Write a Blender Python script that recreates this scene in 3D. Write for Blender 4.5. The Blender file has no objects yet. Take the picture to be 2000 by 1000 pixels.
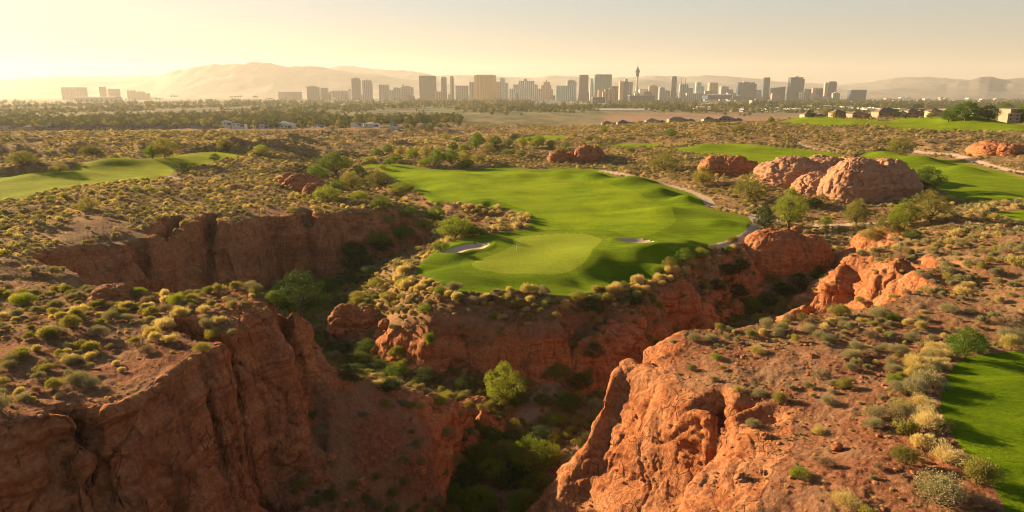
import bpy, math, random, os
import numpy as np
from mathutils import Vector
from mathutils.geometry import delaunay_2d_cdt
QUICK = False
S = bpy.context.scene
C = S.collection
R = math.radians
# ------------------------------------------------------------------ camera
F, CZ = 1333.0, 42.0
PITCH = math.atan(320 / F)
SP, CP = math.sin(PITCH), math.cos(PITCH)
cam = bpy.data.cameras.new("camera"); co = bpy.data.objects.new("camera", cam); C.objects.link(co)
co.location = (0, 0, CZ); co.rotation_euler = (math.pi/2 - PITCH, 0, 0)
cam.sensor_width = 36; cam.lens = F / 2000 * 36; cam.clip_start = 1; cam.clip_end = 60000
S.camera = co
# ------------------------------------------------------------------ light
SUN_AZ, SUN_EL = -56.0, 14.0          # azimuth from the view direction (left is negative)
w = bpy.data.worlds.new("World"); S.world = w; w.use_nodes = True
nt = w.node_tree; bg = nt.nodes["Background"]
sky = nt.nodes.new("ShaderNodeTexSky"); sky.sky_type = 'NISHITA'; sky.sun_disc = False
sky.sun_elevation = R(SUN_EL); sky.sun_rotation = R(SUN_AZ)
sky.air_density = 1.6; sky.dust_density = 3.0; sky.ozone_density = 2.0; sky.altitude = 600
gm = nt.nodes.new("ShaderNodeGamma"); gm.inputs[1].default_value = .25; nt.links.new(sky.outputs[0], gm.inputs[0])     # evens the sky out, as dusty air does
tn = nt.nodes.new("ShaderNodeMix"); tn.data_type = 'RGBA'; tn.blend_type = 'MULTIPLY'; tn.inputs[0].default_value = 1; nt.links.new(gm.outputs[0], tn.inputs[6]); tn.inputs[7].default_value = (2.7, 2.15, 1.95, 1)
tcw = nt.nodes.new("ShaderNodeTexCoord"); spw = nt.nodes.new("ShaderNodeSeparateXYZ"); nt.links.new(tcw.outputs["Generated"], spw.inputs[0])
te = nt.nodes.new("ShaderNodeValToRGB"); nt.links.new(spw.outputs[2], te.inputs[0]); te.color_ramp.elements[0].position = 0; te.color_ramp.elements[0].color = (1, .85, .62, 1); te.color_ramp.elements[1].position = .13; te.color_ramp.elements[1].color = (.78, .93, .96, 1)
tn.inputs[7].default_value = (2.5, 2.42, 2.56, 1); t2 = nt.nodes.new("ShaderNodeMix"); t2.data_type = 'RGBA'; t2.blend_type = 'MULTIPLY'; t2.inputs[0].default_value = 1; nt.links.new(tn.outputs[2], t2.inputs[6]); nt.links.new(te.outputs[0], t2.inputs[7])
mr = nt.nodes.new("ShaderNodeMapRange"); mr.inputs[1].default_value = .13; mr.inputs[2].default_value = .42; mr.inputs[3].default_value = 1; mr.inputs[4].default_value = .5; nt.links.new(spw.outputs[2], mr.inputs[0])
hv = nt.nodes.new("ShaderNodeVectorMath"); hv.operation = 'SCALE'; nt.links.new(t2.outputs[2], hv.inputs[0]); nt.links.new(mr.outputs[0], hv.inputs[3])
nt.links.new(hv.outputs[0], bg.inputs[0]); bg.inputs[1].default_value = 0.05
sl = bpy.data.lights.new("sun", 'SUN'); sl.energy = 5.0; sl.angle = R(0.6); sl.color = (1.0, 0.72, 0.39)
so = bpy.data.objects.new("sun", sl); C.objects.link(so)
sd = Vector((math.sin(R(SUN_AZ)) * math.cos(R(SUN_EL)), math.cos(R(SUN_AZ)) * math.cos(R(SUN_EL)), math.sin(R(SUN_EL))))
so.rotation_euler = sd.to_track_quat('Z', 'Y').to_euler(); so.location = (0, 0, 300)
S.view_settings.view_transform = 'Standard'; S.view_settings.look = 'None'
S.view_settings.exposure = 1.78; S.view_settings.gamma = 1
S.cycles.use_denoising = True; S.cycles.use_adaptive_sampling = True; S.cycles.adaptive_threshold = 0.01; S.cycles.pixel_filter_type = 'BLACKMAN_HARRIS'; S.cycles.filter_width = 1.1
S.cycles.max_bounces = 6; S.cycles.diffuse_bounces = 3; S.cycles.glossy_bounces = 2; S.cycles.transmission_bounces = 3
S.cycles.volume_bounces = 1; S.cycles.transparent_max_bounces = 6; S.cycles.caustics_reflective = False; S.cycles.caustics_refractive = False

# ------------------------------------------------------------------ helpers
def P(u, v, z):
    """point at height z that is seen at (u, v) of the 2000 x 1000 photograph"""
    dz = -F * SP + (500 - v) * CP; dy = F * CP + (500 - v) * SP
    t = (z - CZ) / dz
    return ((u - 1000) * t, dy * t, z)
def proj(x, y, z):
    Z = z - CZ
    f = y * CP - Z * SP; up = y * SP + Z * CP
    return 1000 + F * x / f, 500 - F * up / f
def tag(o, label=None, cat=None, group=None, kind=None):
    if label: o["label"] = label
    if cat: o["category"] = cat
    if group: o["group"] = group
    if kind: o["kind"] = kind
    return o
def _h(ix, iy, iz, seed):
    h = (ix.astype(np.uint32) * np.uint32(374761393)) ^ (iy.astype(np.uint32) * np.uint32(668265263)) ^ (iz.astype(np.uint32) * np.uint32(2147483647 & 0x9E3779B1)) ^ np.uint32(seed * 2654435 & 0xffffffff)
    h = (h ^ (h >> np.uint32(13))) * np.uint32(1274126177)
    h = (h ^ (h >> np.uint32(16))) * np.uint32(2246822519)
    h = h ^ (h >> np.uint32(15))
    return h.astype(np.float32) / np.float32(4294967295.0)
def vnoise(x, y, z=None, seed=0):
    """value noise, about -1..1"""
    x = np.asarray(x, np.float64); y = np.asarray(y, np.float64)
    fx = np.floor(x); fy = np.floor(y); ix = fx.astype(np.int64); iy = fy.astype(np.int64)
    tx = (x - fx).astype(np.float32); ty = (y - fy).astype(np.float32)
    tx = tx*tx*tx*(tx*(tx*6-15)+10); ty = ty*ty*ty*(ty*(ty*6-15)+10)
    if z is None:
        iz = np.zeros_like(ix)
        a = _h(ix, iy, iz, seed); b = _h(ix+1, iy, iz, seed); c = _h(ix, iy+1, iz, seed); d = _h(ix+1, iy+1, iz, seed)
        r = (a + (b-a)*tx); q = (c + (d-c)*tx)
        return (r + (q-r)*ty) * 2 - 1
    z = np.asarray(z, np.float64); fz = np.floor(z); iz = fz.astype(np.int64); tz = (z - fz).astype(np.float32); tz = tz*tz*tz*(tz*(tz*6-15)+10)
    o = []
    for k in (0, 1):
        a = _h(ix, iy, iz+k, seed); b = _h(ix+1, iy, iz+k, seed); c = _h(ix, iy+1, iz+k, seed); d = _h(ix+1, iy+1, iz+k, seed)
        r = (a + (b-a)*tx); q = (c + (d-c)*tx); o.append(r + (q-r)*ty)
    return (o[0] + (o[1]-o[0])*tz) * 2 - 1
def fbm(x, y, z=None, sc=1.0, octv=4, seed=0, ridged=False, gain=0.5):
    s = 0; a = 1.0; t = 0; f = 1.0 / sc; ca, sa = math.cos(0.7), math.sin(0.7)
    X, Y = x, y
    for k in range(octv):
        n = vnoise(X*f, Y*f, None if z is None else z*f, seed + k*17)
        if ridged: n = 1 - 2*np.abs(n)
        s = s + a*n; t += a; a *= gain; f *= 2.03
        X, Y = X*ca - Y*sa + 3.1, X*sa + Y*ca + 7.7
    return s / t
def worley(x, y, z, seed=0):
    """random value of the nearest cell and how far its border is"""
    ix = np.floor(x).astype(np.int64); iy = np.floor(y).astype(np.int64); iz = np.floor(z).astype(np.int64)
    f1 = np.full(x.shape, 9.0); f2 = np.full(x.shape, 9.0); rv = np.zeros(x.shape)
    for a in (-1, 0, 1):
        for b in (-1, 0, 1):
            for c in (-1, 0, 1):
                jx, jy, jz = ix+a, iy+b, iz+c
                d = np.sqrt((jx + _h(jx, jy, jz, seed) - x)**2 + (jy + _h(jx, jy, jz, seed+1) - y)**2 + (jz + _h(jx, jy, jz, seed+2) - z)**2)
                n = d < f1; f2 = np.where(n, f1, np.minimum(f2, d)); rv = np.where(n, _h(jx, jy, jz, seed+3), rv); f1 = np.where(n, d, f1)
    return rv, f2 - f1
def blocks(x, y, z, size, seed, flat=.55):
    """fractured blocks: each stands in or out a little, with a narrow joint round it"""
    wx = x + .25*size*vnoise(x/size*1.3, y/size*1.3, z/size*1.3, seed+7); wz = z + .25*size*vnoise(x/size*1.3+5, y/size*1.3, z/size*1.3, seed+8)
    rv, e_ = worley(wx/size, y/size, wz/size*flat, seed); return (rv-.5) - .55*np.exp(-(e_/.05)**2)
def sstep(a, b, x):
    t = np.clip((x - a) / (b - a), 0, 1); return t*t*(3-2*t)
def inside(poly, x, y):
    r = np.zeros(np.shape(x), bool); n = len(poly)
    for i in range(n):
        x0, y0 = poly[i][:2]; x1, y1 = poly[(i+1) % n][:2]
        if y0 == y1: continue
        c = ((y0 > y) != (y1 > y)) & (x < (x1-x0) * (y - y0) / (y1-y0) + x0)
        r ^= c
    return r
def dist_line(pts, x, y, closed=False):
    d = np.full(np.shape(x), 1e18); n = len(pts)
    for i in range(n if closed else n-1):
        x0, y0 = pts[i][:2]; x1, y1 = pts[(i+1) % n][:2]
        dx, dy = x1-x0, y1-y0; L = dx*dx+dy*dy + 1e-9
        t = np.clip(((x-x0)*dx + (y-y0)*dy)/L, 0, 1)
        d = np.minimum(d, (x-x0-t*dx)**2 + (y-y0-t*dy)**2)
    return np.sqrt(d)
def sdist(poly, x, y):
    """signed distance, positive inside; exact only within 25 m of the box"""
    px = [p[0] for p in poly]; py = [p[1] for p in poly]
    out = np.full(np.shape(x), -1e3)
    m = (x > min(px)-25) & (x < max(px)+25) & (y > min(py)-25) & (y < max(py)+25)
    xs, ys = x[m], y[m]
    d = dist_line(poly, xs, ys, True); s = inside(poly, xs, ys)
    out[m] = np.where(s, d, -d)
    return out
def spl(pts, n=6):
    """closed Catmull-Rom of a polygon"""
    o = []; N = len(pts)
    for i in range(N):
        p0, p1, p2, p3 = (np.array(pts[(i+k-1) % N], float) for k in range(4))
        for k in range(n):
            t = k/n
            o.append(tuple(0.5*((2*p1)+(-p0+p2)*t+(2*p0-5*p1+4*p2-p3)*t*t+(-p0+3*p1-3*p2+p3)*t**3)))
    return o

# ------------------------------------------------------------------ turf, sand and path outlines (photo u, v on the height given)
def PP(pts, z): return [P(u, v, z)[:2] for u, v in pts]
MAIN = spl(PP([(812,524),(838,500),(880,472),(925,460),(985,452),(1030,446),(1036,428),(1012,413),(980,405),(940,402),(892,394),(842,390),(822,376),(792,364),(740,334),(706,327),(722,320),(780,322),(812,327),(860,331),(920,330),(980,326),(1048,331),(1100,328),(1172,332),(1206,345),(1260,348),(1300,360),(1342,374),(1370,390),(1376,404),(1420,415),(1458,424),(1466,436),(1452,456),(1420,474),(1380,484),(1360,491),(1328,504),(1296,521),(1262,537),(1220,547),(1180,557),(1120,569),(1072,570),(1020,562),(960,567),(916,566),(872,556),(846,542)], 0))
GREEN = spl(PP([(922,519),(940,504),(975,490),(1000,480),(1004,466),(1030,458),(1080,455),(1135,456),(1172,466),(1170,478),(1160,492),(1150,508),(1120,522),(1075,532),(1025,534),(975,533),(935,528)], 0))
COLLAR = spl(PP([(898,518),(915,500),(955,484),(985,474),(992,462),(1020,453),(1085,449),(1150,451),(1192,466),(1188,484),(1176,500),(1160,515),(1125,530),(1075,540),(1020,543),(960,541),(915,535)], 0))
BUNK1 = spl(PP([(858,500),(880,488),(920,475),(955,474),(945,484),(915,490),(893,499)], 0))
BUNK2 = spl(PP([(1203,470),(1225,467),(1255,467),(1278,472),(1262,478),(1230,478)], 0))
FAIR_L = spl(PP([(-260,425),(-80,402),(0,393),(54,386),(90,376),(180,365),(270,361),(300,356),(328,346),(345,333),(390,325),(420,319),(470,309),(484,303),(420,301),(375,302),(345,309),(315,313),(240,317),(195,325),(165,330),(120,338),(60,340),(0,344),(-120,350),(-260,362)], 3.5))
FAIR_L2 = spl(PP([(452,290),(484,289),(486,292),(460,293)], 3.5))
FAIR_R = spl(PP([(1674,309),(1715,304),(1755,302),(1785,306),(1855,313),(1910,325),(1966,339),(2010,350),(2150,372),(2250,392),(2150,405),(2010,397),(1929,402),(1877,393),(1848,380),(1818,362),(1796,350),(1766,334),(1725,322)], 3))
FAIR_M = spl(PP([(1310,292),(1374,290),(1441,286),(1503,290),(1574,294),(1618,302),(1648,309),(1600,314),(1560,325),(1520,327),(1485,319),(1430,305),(1374,302),(1330,297)], 3))
FAIR_T = spl(PP([(1520,238),(1600,233),(1660,238),(1700,241),(1760,239),(1800,234),(1860,236),(1930,239),(2010,244),(2150,250),(2150,268),(2010,263),(1950,260),(1880,260),(1800,257),(1700,247),(1640,248),(1560,244)], 14))
FAIR_2 = spl(PP([(1000,276),(1015,268),(1060,265),(1102,267),(1098,275),(1060,277),(1020,281)], 0))
FAIR_3 = spl(PP([(1178,288),(1200,281),(1240,279),(1281,282),(1276,290),(1230,291)], 1))
TEE_R = spl(PP([(1934,420),(1960,413),(2010,411),(2080,412),(2080,440),(2010,441),(1968,434)], 9))
TEE = spl(PP([(1838,775),(1850,735),(1885,700),(1960,690),(2080,688),(2300,760),(2300,1000),(2150,1080),(1990,1040),(1955,975),(1915,915),(1868,860),(1842,812)], 10.2))
TURFS = [("fairway", MAIN), ("fairway", FAIR_L), ("fairway", FAIR_L2), ("fairway", FAIR_R), ("fairway", FAIR_M), ("fairway", FAIR_T), ("fairway", FAIR_2), ("fairway", FAIR_3), ("tee", TEE_R), ("tee", TEE)]
PATHS = [(PP([(1172,334),(1205,341),(1262,352),(1300,362),(1345,374),(1378,388),(1388,402),(1425,411),(1470,420),(1482,436),(1462,456),(1430,472),(1395,482)], -0.2), 2.0),
         (PP([(1480,428),(1530,430),(1580,434),(1640,436),(1700,438),(1745,437)], -0.3), 1.7),
         (PP([(1755,299),(1800,304),(1860,309),(1915,321),(1970,335),(2060,352)], 3.2), 2.0),
         (PP([(1560,289),(1600,295),(1640,303)], 3.0), 1.8),
         (PP([(325,348),(345,350),(358,356)], 3.2), 1.8)]
# ------------------------------------------------------------------ terrain: break lines, z in metres, the putting green is z = 0
L = []                      # lists of (x, y, z)
def pl(s, z=None):          # "u v z; u v z; ..."
    L.append([P(*[float(a) for a in t.split()]) for t in s.split(";") if t.strip()])
def wl(s):
    L.append([tuple(float(a) for a in t.split()) for t in s.split(";") if t.strip()])
# near left mesa: brink, cliff foot, back edge, top
pl("-400 930 13.5; -200 892 13; 0 862 12.6; 90 836 12.4; 193 818 12.2; 256 806 12; 290 786 12; 333 762 12; 373 721 12; 395 705 12; 430 694 12; 452 668 12; 486 634 11.8; 520 625 11.6; 556 622 11; 578 626 9.5")
wl("-60 40 -8; -52 46 -9; -44 52 -10; -37 58 -11; -33.5 64 -11.5; -32.5 70 -11.8")
pl("495 1000 -10; 530 925 -8.5; 580 874 -5.5; 604 800 -1.5; 606 740 2.5; 600 690 5")
pl("-400 520 12; -200 535 12; 0 546 12; 80 548 11.5; 168 566 11.5; 235 580 12; 300 588 12; 350 586 12; 400 574 12.6; 430 566 13; 463 561 13; 490 571 12.6; 526 579 12; 560 590 11.3; 576 600 10.5; 584 612 9.5")
wl("-31.5 103 1; -38 107 -3; -46 110 -6; -55 114 -6; -64 119 -4; -74 124 0; -84 128 5")
wl("-28 102 -8; -34 112 -13; -44 118 -12; -56 124 -11; -68 132 -9; -78 140 -5; -88 146 -1")
pl("0 700 12.2; 200 700 12; 380 660 12; 150 600 11.6; 300 640 12; 0 610 12; -300 700 12.5")
pl("-200 620 12.5; 100 760 12.2; 250 740 12; 450 600 12.5; 520 600 12")
# spur that runs right from the mesa
pl("600 668 6; 618 690 4; 639 714 2; 675 732 0; 720 748 -2; 765 764 -4.5; 815 778 -6.4; 855 788 -8; 895 808 -10; 925 822 -12")
pl("877 838 -12; 888 874 -14.2; 880 930 -17.2; 868 1000 -19.8")
pl("900 850 -15.5; 905 880 -18; 900 930 -20; 888 1000 -21.2")
pl("610 960 -10.4; 640 870 -6.5; 660 800 -2.4; 680 760 -.8"); pl("700 1000 -14.2; 710 900 -9.4; 720 820 -4.8; 740 780 -3.4")
pl("790 1000 -17.4; 800 900 -11.5; 820 840 -8.4")
wl("-28 104 -1; -24 107 -6; -14 111 -10; -5 113 -13")
wl("-26 112 -13; -16 117 -16; -4 119 -17.6; 2 116 -19")
wl("-26 62 -16; -18 66 -18.5; -10 78 -20.5; -4 70 -21.5; 0 60 -22; -12 50 -21; -25 40 -16")
# canyon floor
pl("975 1040 -21.5; 978 1000 -21.2; 985 930 -20.7; 1000 870 -20.2; 1015 820 -19; 1045 790 -17.8; 1080 765 -17; 1000 772 -16.9; 900 765 -16.7; 800 748 -16.7; 720 720 -17; 660 680 -17.2; 620 640 -17; 590 610 -16.5; 640 572 -16; 700 532 -15; 770 511 -12.4; 830 492 -10; 880 466 -7.2; 850 428 -5; 795 402 -5; 740 382 -5; 695 366 -5.2; 660 350 -5.4; 642 336 -5.4; 668 322 -5.3; 705 308 -5; 740 296 -4.5")
wl("-45 140 -15.5; -40 128 -14.5; -58 150 -15; -70 160 -14.5; -82 152 -13; -86 148 -9")
wl("14 128 -18.2; 25 131 -18; 34 137 -17.4; 42 147 -17; 53 163 -16")
wl("45 126 -13; 58 121 -7; 70 121 -1; 80 122 5")
pl("1480 602 -15; 1530 577 -13.2; 1590 552 -10.5; 1632 532 -7; 1668 505 -3")
pl("930 850 -19.8; 940 920 -20.4; 1060 850 -19.6; 1040 940 -20.6")
# main plateau: shoulder below the turf, rock wall, apron
pl("806 530 -1; 840 552 -1.2; 870 566 -1.3; 916 575 -1.4; 960 576 -1.4; 1020 571 -1.3; 1072 579 -1.4; 1120 578 -1.2; 1182 565 -1; 1222 555 -1; 1264 544 -1.2; 1300 529 -1.2; 1335 514 -1.2; 1365 503 -1.3; 1400 494 -1.3; 1436 486 -1.3; 1462 474 -1.2; 1500 452 -1.2")
pl("700 606 -10; 742 604 -8.4; 790 620 -5.8; 850 630 -5; 950 639 -5; 1050 643 -5; 1120 642 -5.4; 1170 636 -5.2; 1210 622 -4.4; 1262 596 -3.6; 1290 570 -2.2; 1330 560 -2; 1360 562 -2.2; 1372 590 -6; 1400 630 -13")
pl("650 640 -13.5; 700 660 -14; 760 690 -13.2; 850 712 -13.4; 950 722 -13.6; 1050 726 -13.8; 1100 722 -13.6; 1130 690 -12.2; 1180 700 -13.2; 1240 706 -13.8; 1300 690 -14.4; 1350 660 -15.4; 1390 650 -16")
pl("745 566 -7; 700 580 -11; 660 596 -13.6"); pl("770 548 -5; 740 548 -9; 700 552 -13.4")
pl("800 512 -3.4; 780 520 -8; 760 520 -11.6"); pl("852 480 -2.4; 846 486 -7"); pl("900 460 -1.6; 950 449 -1.8; 985 442 -1.8; 1012 434 -1.5; 990 422 -2; 955 412 -2"); pl("905 458 -4.5; 950 440 -4.5; 975 432 -3.6"); pl("800 384 -2; 770 372 -2.2; 718 344 -2; 690 330 -2")
pl("930 430 -4; 900 415 -3; 860 408 -3")
pl("1400 520 -5; 1450 505 -4; 1480 525 -7.6; 1430 560 -10; 1470 560 -11; 1520 548 -9.6; 1580 535 -8; 1625 515 -5")
pl("1470 470 -1.8; 1520 460 -1.5; 1580 458 -2; 1625 470 -2.4; 1640 492 -3.4; 1670 478 -1; 1700 462 0")
# left middle mesa
pl("133 493 6.4; 192 478 5.6; 245 472 5.2; 275 475 5; 297 482 4.6; 305 462 4.8; 320 444 5; 350 435 5; 402 430 5; 455 430 5; 525 423 4.6; 595 416 4.2; 665 412 3.7; 720 408 3.2; 780 411 1.4; 822 428 -1; 842 448 -4; 852 468 -8")
pl("150 590 -4; 210 592 -6.5; 290 594 -8.6; 330 600 -12; 380 600 -15; 450 592 -16.4; 520 560 -16; 560 548 -15.8; 630 536 -15.2; 690 520 -14; 740 508 -12.8; 800 496 -12; 850 486 -11.6")
pl("0 500 9; 60 500 8.6; 100 490 7.6; 0 455 7.2; 100 450 6.6; 200 440 6; 260 440 5.6; 0 415 6.2; 200 410 5.6; 400 405 5.2; 560 398 4.6; 700 392 3.4; 780 396 1.6")
pl("-400 480 10; -400 420 8; -200 450 9"); pl("0 398 5.6; 100 385 5.2; 260 372 4.8; 340 372 4.4; 440 376 4; 540 384 3.4; 640 388 2.6; 700 388 1; 760 396 -2; 815 412 -4")
# left fairway and beyond
pl("-300 430 5; 0 396 4.2; 60 390 4; 180 367 3.6; 270 363 3.5; 330 350 3.5; 345 336 3.5; 420 322 3.4; 484 307 3.3; 500 298 3.2")
pl("380 352 3; 470 360 2.6; 540 368 2.2; 600 378 1.4; 640 380 -1; 560 345 3; 600 350 2.4; 624 360 .8; 628 374 -1.6; 500 330 3.2; 545 322 2.6; 590 332 1.6; 625 342 -1.5")
pl("-300 360 3.6; 0 342 3.6; 120 336 3.8; 240 315 4; 345 307 4; 420 299 4; 500 289 3")
pl("-300 330 4.5; 0 322 4.6; 120 320 5.2; 240 303 5; 330 297 4.6; 470 285 3.4; 520 290 2.4; 560 300 .6; 600 312 -2")
pl("-300 285 2.5; 0 282 2.5; 200 280 2.4; 400 276 1; 560 276 -1; 680 282 -4"); pl("-300 262 -1; 0 264 -1; 160 262 -1; 320 266 -1.4; 470 262 -2.4; 620 258 -4; 760 250 -5; 880 241 -6; 1000 238 -7")
pl("-300 256 -7; 0 258 -7; 140 260 -6; 160 257 -7; 400 253 -8; 600 248 -8; 800 240 -8.5; 920 235 -8.6")
pl("640 272 -6; 760 262 -8; 860 252 -10; 900 262 -13; 800 275 -11; 700 290 -8; 900 244 -7; 960 252 -10; 980 262 -12; 1040 252 -8; 1075 262 -6; 1030 243 -7.5")
pl("740 286 -5; 820 280 -6; 900 278 -6; 960 280 -4; 1000 286 -1; 1100 282 0; 1160 290 0")
pl("700 318 -2; 780 312 -1.6; 900 308 -1; 1000 306 0; 1100 318 .2; 1180 320 1")
# right of and behind the fairway
pl("1172 330 .4; 1230 330 2; 1300 340 2; 1350 350 1.4; 1390 365 .8; 1440 385 .3; 1480 402 0; 1520 415 -.4; 1600 425 -.6; 1700 430 0; 1745 432 .5; 1800 430 2.5")
pl("1190 300 2; 1260 306 3; 1330 315 4; 1400 330 3.6; 1450 345 3; 1500 372 1.6; 1560 385 1; 1640 392 1; 1720 392 1.6; 1800 388 3; 1850 384 3.2")
pl("1700 455 3; 1760 448 6; 1800 436 6.6; 1860 425 7; 1930 408 7; 2010 400 6"); pl("1850 410 3.2; 1900 404 3.2; 2010 396 3.2")
pl("1300 288 3; 1400 283 3.6; 1500 284 4; 1600 290 4; 1680 300 3.8; 1760 297 4.4; 1860 304 5; 1960 320 5; 2060 340 5; 2300 380 6")
pl("1200 270 3; 1300 266 5; 1400 266 8; 1500 268 9; 1600 272 9; 1700 276 9; 1800 282 9; 1900 288 9; 2010 300 9; 2300 330 10")
pl("1180 250 2; 1240 249 6; 1300 248 9; 1400 247 12; 1500 244 14; 1560 246 14; 1640 251 14; 1700 250 14; 1800 260 14; 1950 264 14; 2010 267 14; 2300 280 15")
pl("1240 241 4; 1300 238 8; 1400 238 12; 1520 236 14; 1600 231 14.6; 1700 237 15; 1800 231 15; 1900 234 15; 2010 240 15.5; 2300 246 16")
pl("1150 262 -2; 1130 252 -5; 1100 246 -8; 1090 238 -9; 1180 237 -8; 1220 236 -2")
wl("330 720 13; 420 700 14; 520 660 15; 700 600 16"); wl("200 820 -8; 330 850 -6; 450 850 -2; 650 800 4")
# right foreground
pl("1070 1010 -10.5; 1092 965 -9; 1112 935 -7.5; 1142 880 -4.5; 1158 815 -1; 1170 778 1.2; 1178 752 2.6; 1196 730 3.6; 1228 705 4.6; 1272 684 5.4; 1312 666 6.2; 1338 648 7; 1376 643 7.2; 1432 640 7.4; 1470 631 7.6; 1505 626 7.8; 1540 621 8; 1590 607 8.4; 1650 600 8.8; 1700 596 9.2; 1750 590 9.6")
wl("1.5 80 -17; 1 87 -18.6; 4 93 -18.4; 8.5 98 -17.6; 12 103 -17.6; 18 108 -17; 26 112 -17; 36 113 -15.5; 47 112 -11; 57 112 -4; 66 112 4")
wl("15.5 97 -9; 20 101 -7; 26 104 -5; 36 106 -3; 46 107 0; 55 108 3")
pl("1262 752 1; 1250 790 -3; 1215 830 -6.5; 1180 880 -9.5; 1148 935 -11.5")
pl("1300 742 5.2; 1296 770 4.8; 1280 800 3; 1255 830 .6; 1225 870 -2.6; 1190 925 -6.5; 1150 985 -9.5; 1120 1030 -11")
pl("1320 700 6.4; 1345 680 7; 1250 720 4.6; 1215 750 3; 1205 790 .4; 1185 830 -2.2")
pl("1340 790 5.6; 1330 840 2.6; 1300 900 -1.6; 1260 960 -5.2; 1230 1010 -7.2"); pl("1400 800 6.4; 1440 818 6.6; 1480 828 7.4")
pl("1410 840 3; 1430 880 1; 1400 930 -1; 1350 990 -3.8; 1300 1040 -6")
pl("1325 1010 5; 1362 952 5.4; 1405 900 6; 1450 860 6.8; 1492 830 7.6; 1530 806 8.2; 1565 798 8.7"); pl("1320 1040 1; 1350 985 1.6; 1392 930 2.4; 1436 880 3.6; 1475 842 5.4")
wl("6 66 -16; 9 60 -15; 11 54 -12; 12 48 -10; 13 40 -8"); wl("16 50 4.4; 17 44 4; 18 36 4")
pl("1440 700 8; 1520 680 8.3; 1600 700 9; 1700 650 9.6; 1800 680 10.2; 1500 760 8.4; 1600 800 9; 1700 760 9.8; 1400 740 7.4; 1450 790 7.6")
pl("1830 770 10.2; 1845 720 10.2; 1890 690 10.3; 2010 684 10.4; 2300 740 10.6"); pl("1700 860 9.8; 1600 900 9; 1500 950 7.8; 1420 1000 6.6; 1650 1000 9; 1800 960 10; 1900 1000 10")
pl("1800 600 10; 1900 640 10.6; 2010 600 12; 1750 540 10; 1850 520 12; 2010 520 14; 1720 510 8.4; 2300 600 15; 2300 500 16; 2000 560 13")
pl("2300 850 10.5; 2300 1000 10.4")
# upper right hill: brink, foot
pl("1556 600 -3.4; 1574 566 .6; 1598 545 3; 1624 522 5; 1652 497 6.6; 1672 486 7.2; 1694 479 7.4; 1726 468 7.8; 1764 453 8.4; 1818 442 9.2; 1856 431 9.6; 1930 416 9.4; 2010 406 9; 2300 440 12")
wl("58 128 -11; 64 138 -12; 68 147 -10.5; 74 156 -8; 82 163 -4; 92 172 0")
wl("62 131 -4; 70 131 0; 78 130 4"); pl("1640 596 -2; 1700 585 4; 1760 560 8.6"); pl("1760 500 9.4; 1850 480 11.4; 2010 460 13.4; 1700 510 7.4; 1680 540 3.4")
# valley floor out to the mountains
for r_, z_ in ((1000, -9), (1250, -10.5), (1700, -12.5), (2500, -16), (3800, -21), (5500, -28), (7500, -36), (11000, -50), (15000, -64), (19600, -75)):
    wl(";".join("%f %f %f" % (r_*math.sin(R(a)), r_*math.cos(R(a)), z_ if (r_ > 1200 or a < 10) else z_ + 5) for a in range(-54, 55, 4)))
for a in (-54, 54):
    wl(";".join("%f %f %f" % (r_*math.sin(R(a)), r_*math.cos(R(a)), z_) for r_, z_ in ((22, 8), (60, 11), (120, 13 if a < 0 else 15), (220, 8), (400, 4 if a < 0 else 8), (700, 2 if a < 0 else 15))))
wl(";".join("%f %f %f" % (22*math.sin(R(a)), 22*math.cos(R(a)), 12 if a < -40 else (8 if a > 25 else -20)) for a in range(-54, 55, 6)))
for nm, pg in TURFS:
    zz = {id(MAIN): 0, id(FAIR_L): 3.5, id(FAIR_L2): 3.5, id(FAIR_R): 3, id(FAIR_M): 3, id(FAIR_T): 14, id(FAIR_2): 0, id(FAIR_3): 1, id(TEE_R): 9, id(TEE): 10.2}[id(pg)]
    L.append([(x, y, zz) for x, y in pg[::2]] + [(pg[0][0], pg[0][1], zz)])
    cx = sum(p[0] for p in pg)/len(pg); cy = sum(p[1] for p in pg)/len(pg)
    for k in (.75, .5, .25):
        if nm == 'fairway': L.append([(cx+(x-cx)*k, cy+(y-cy)*k, zz) for x, y in pg[::6] if inside(pg, np.array([cx+(x-cx)*k]), np.array([cy+(y-cy)*k]))[0]])

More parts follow.
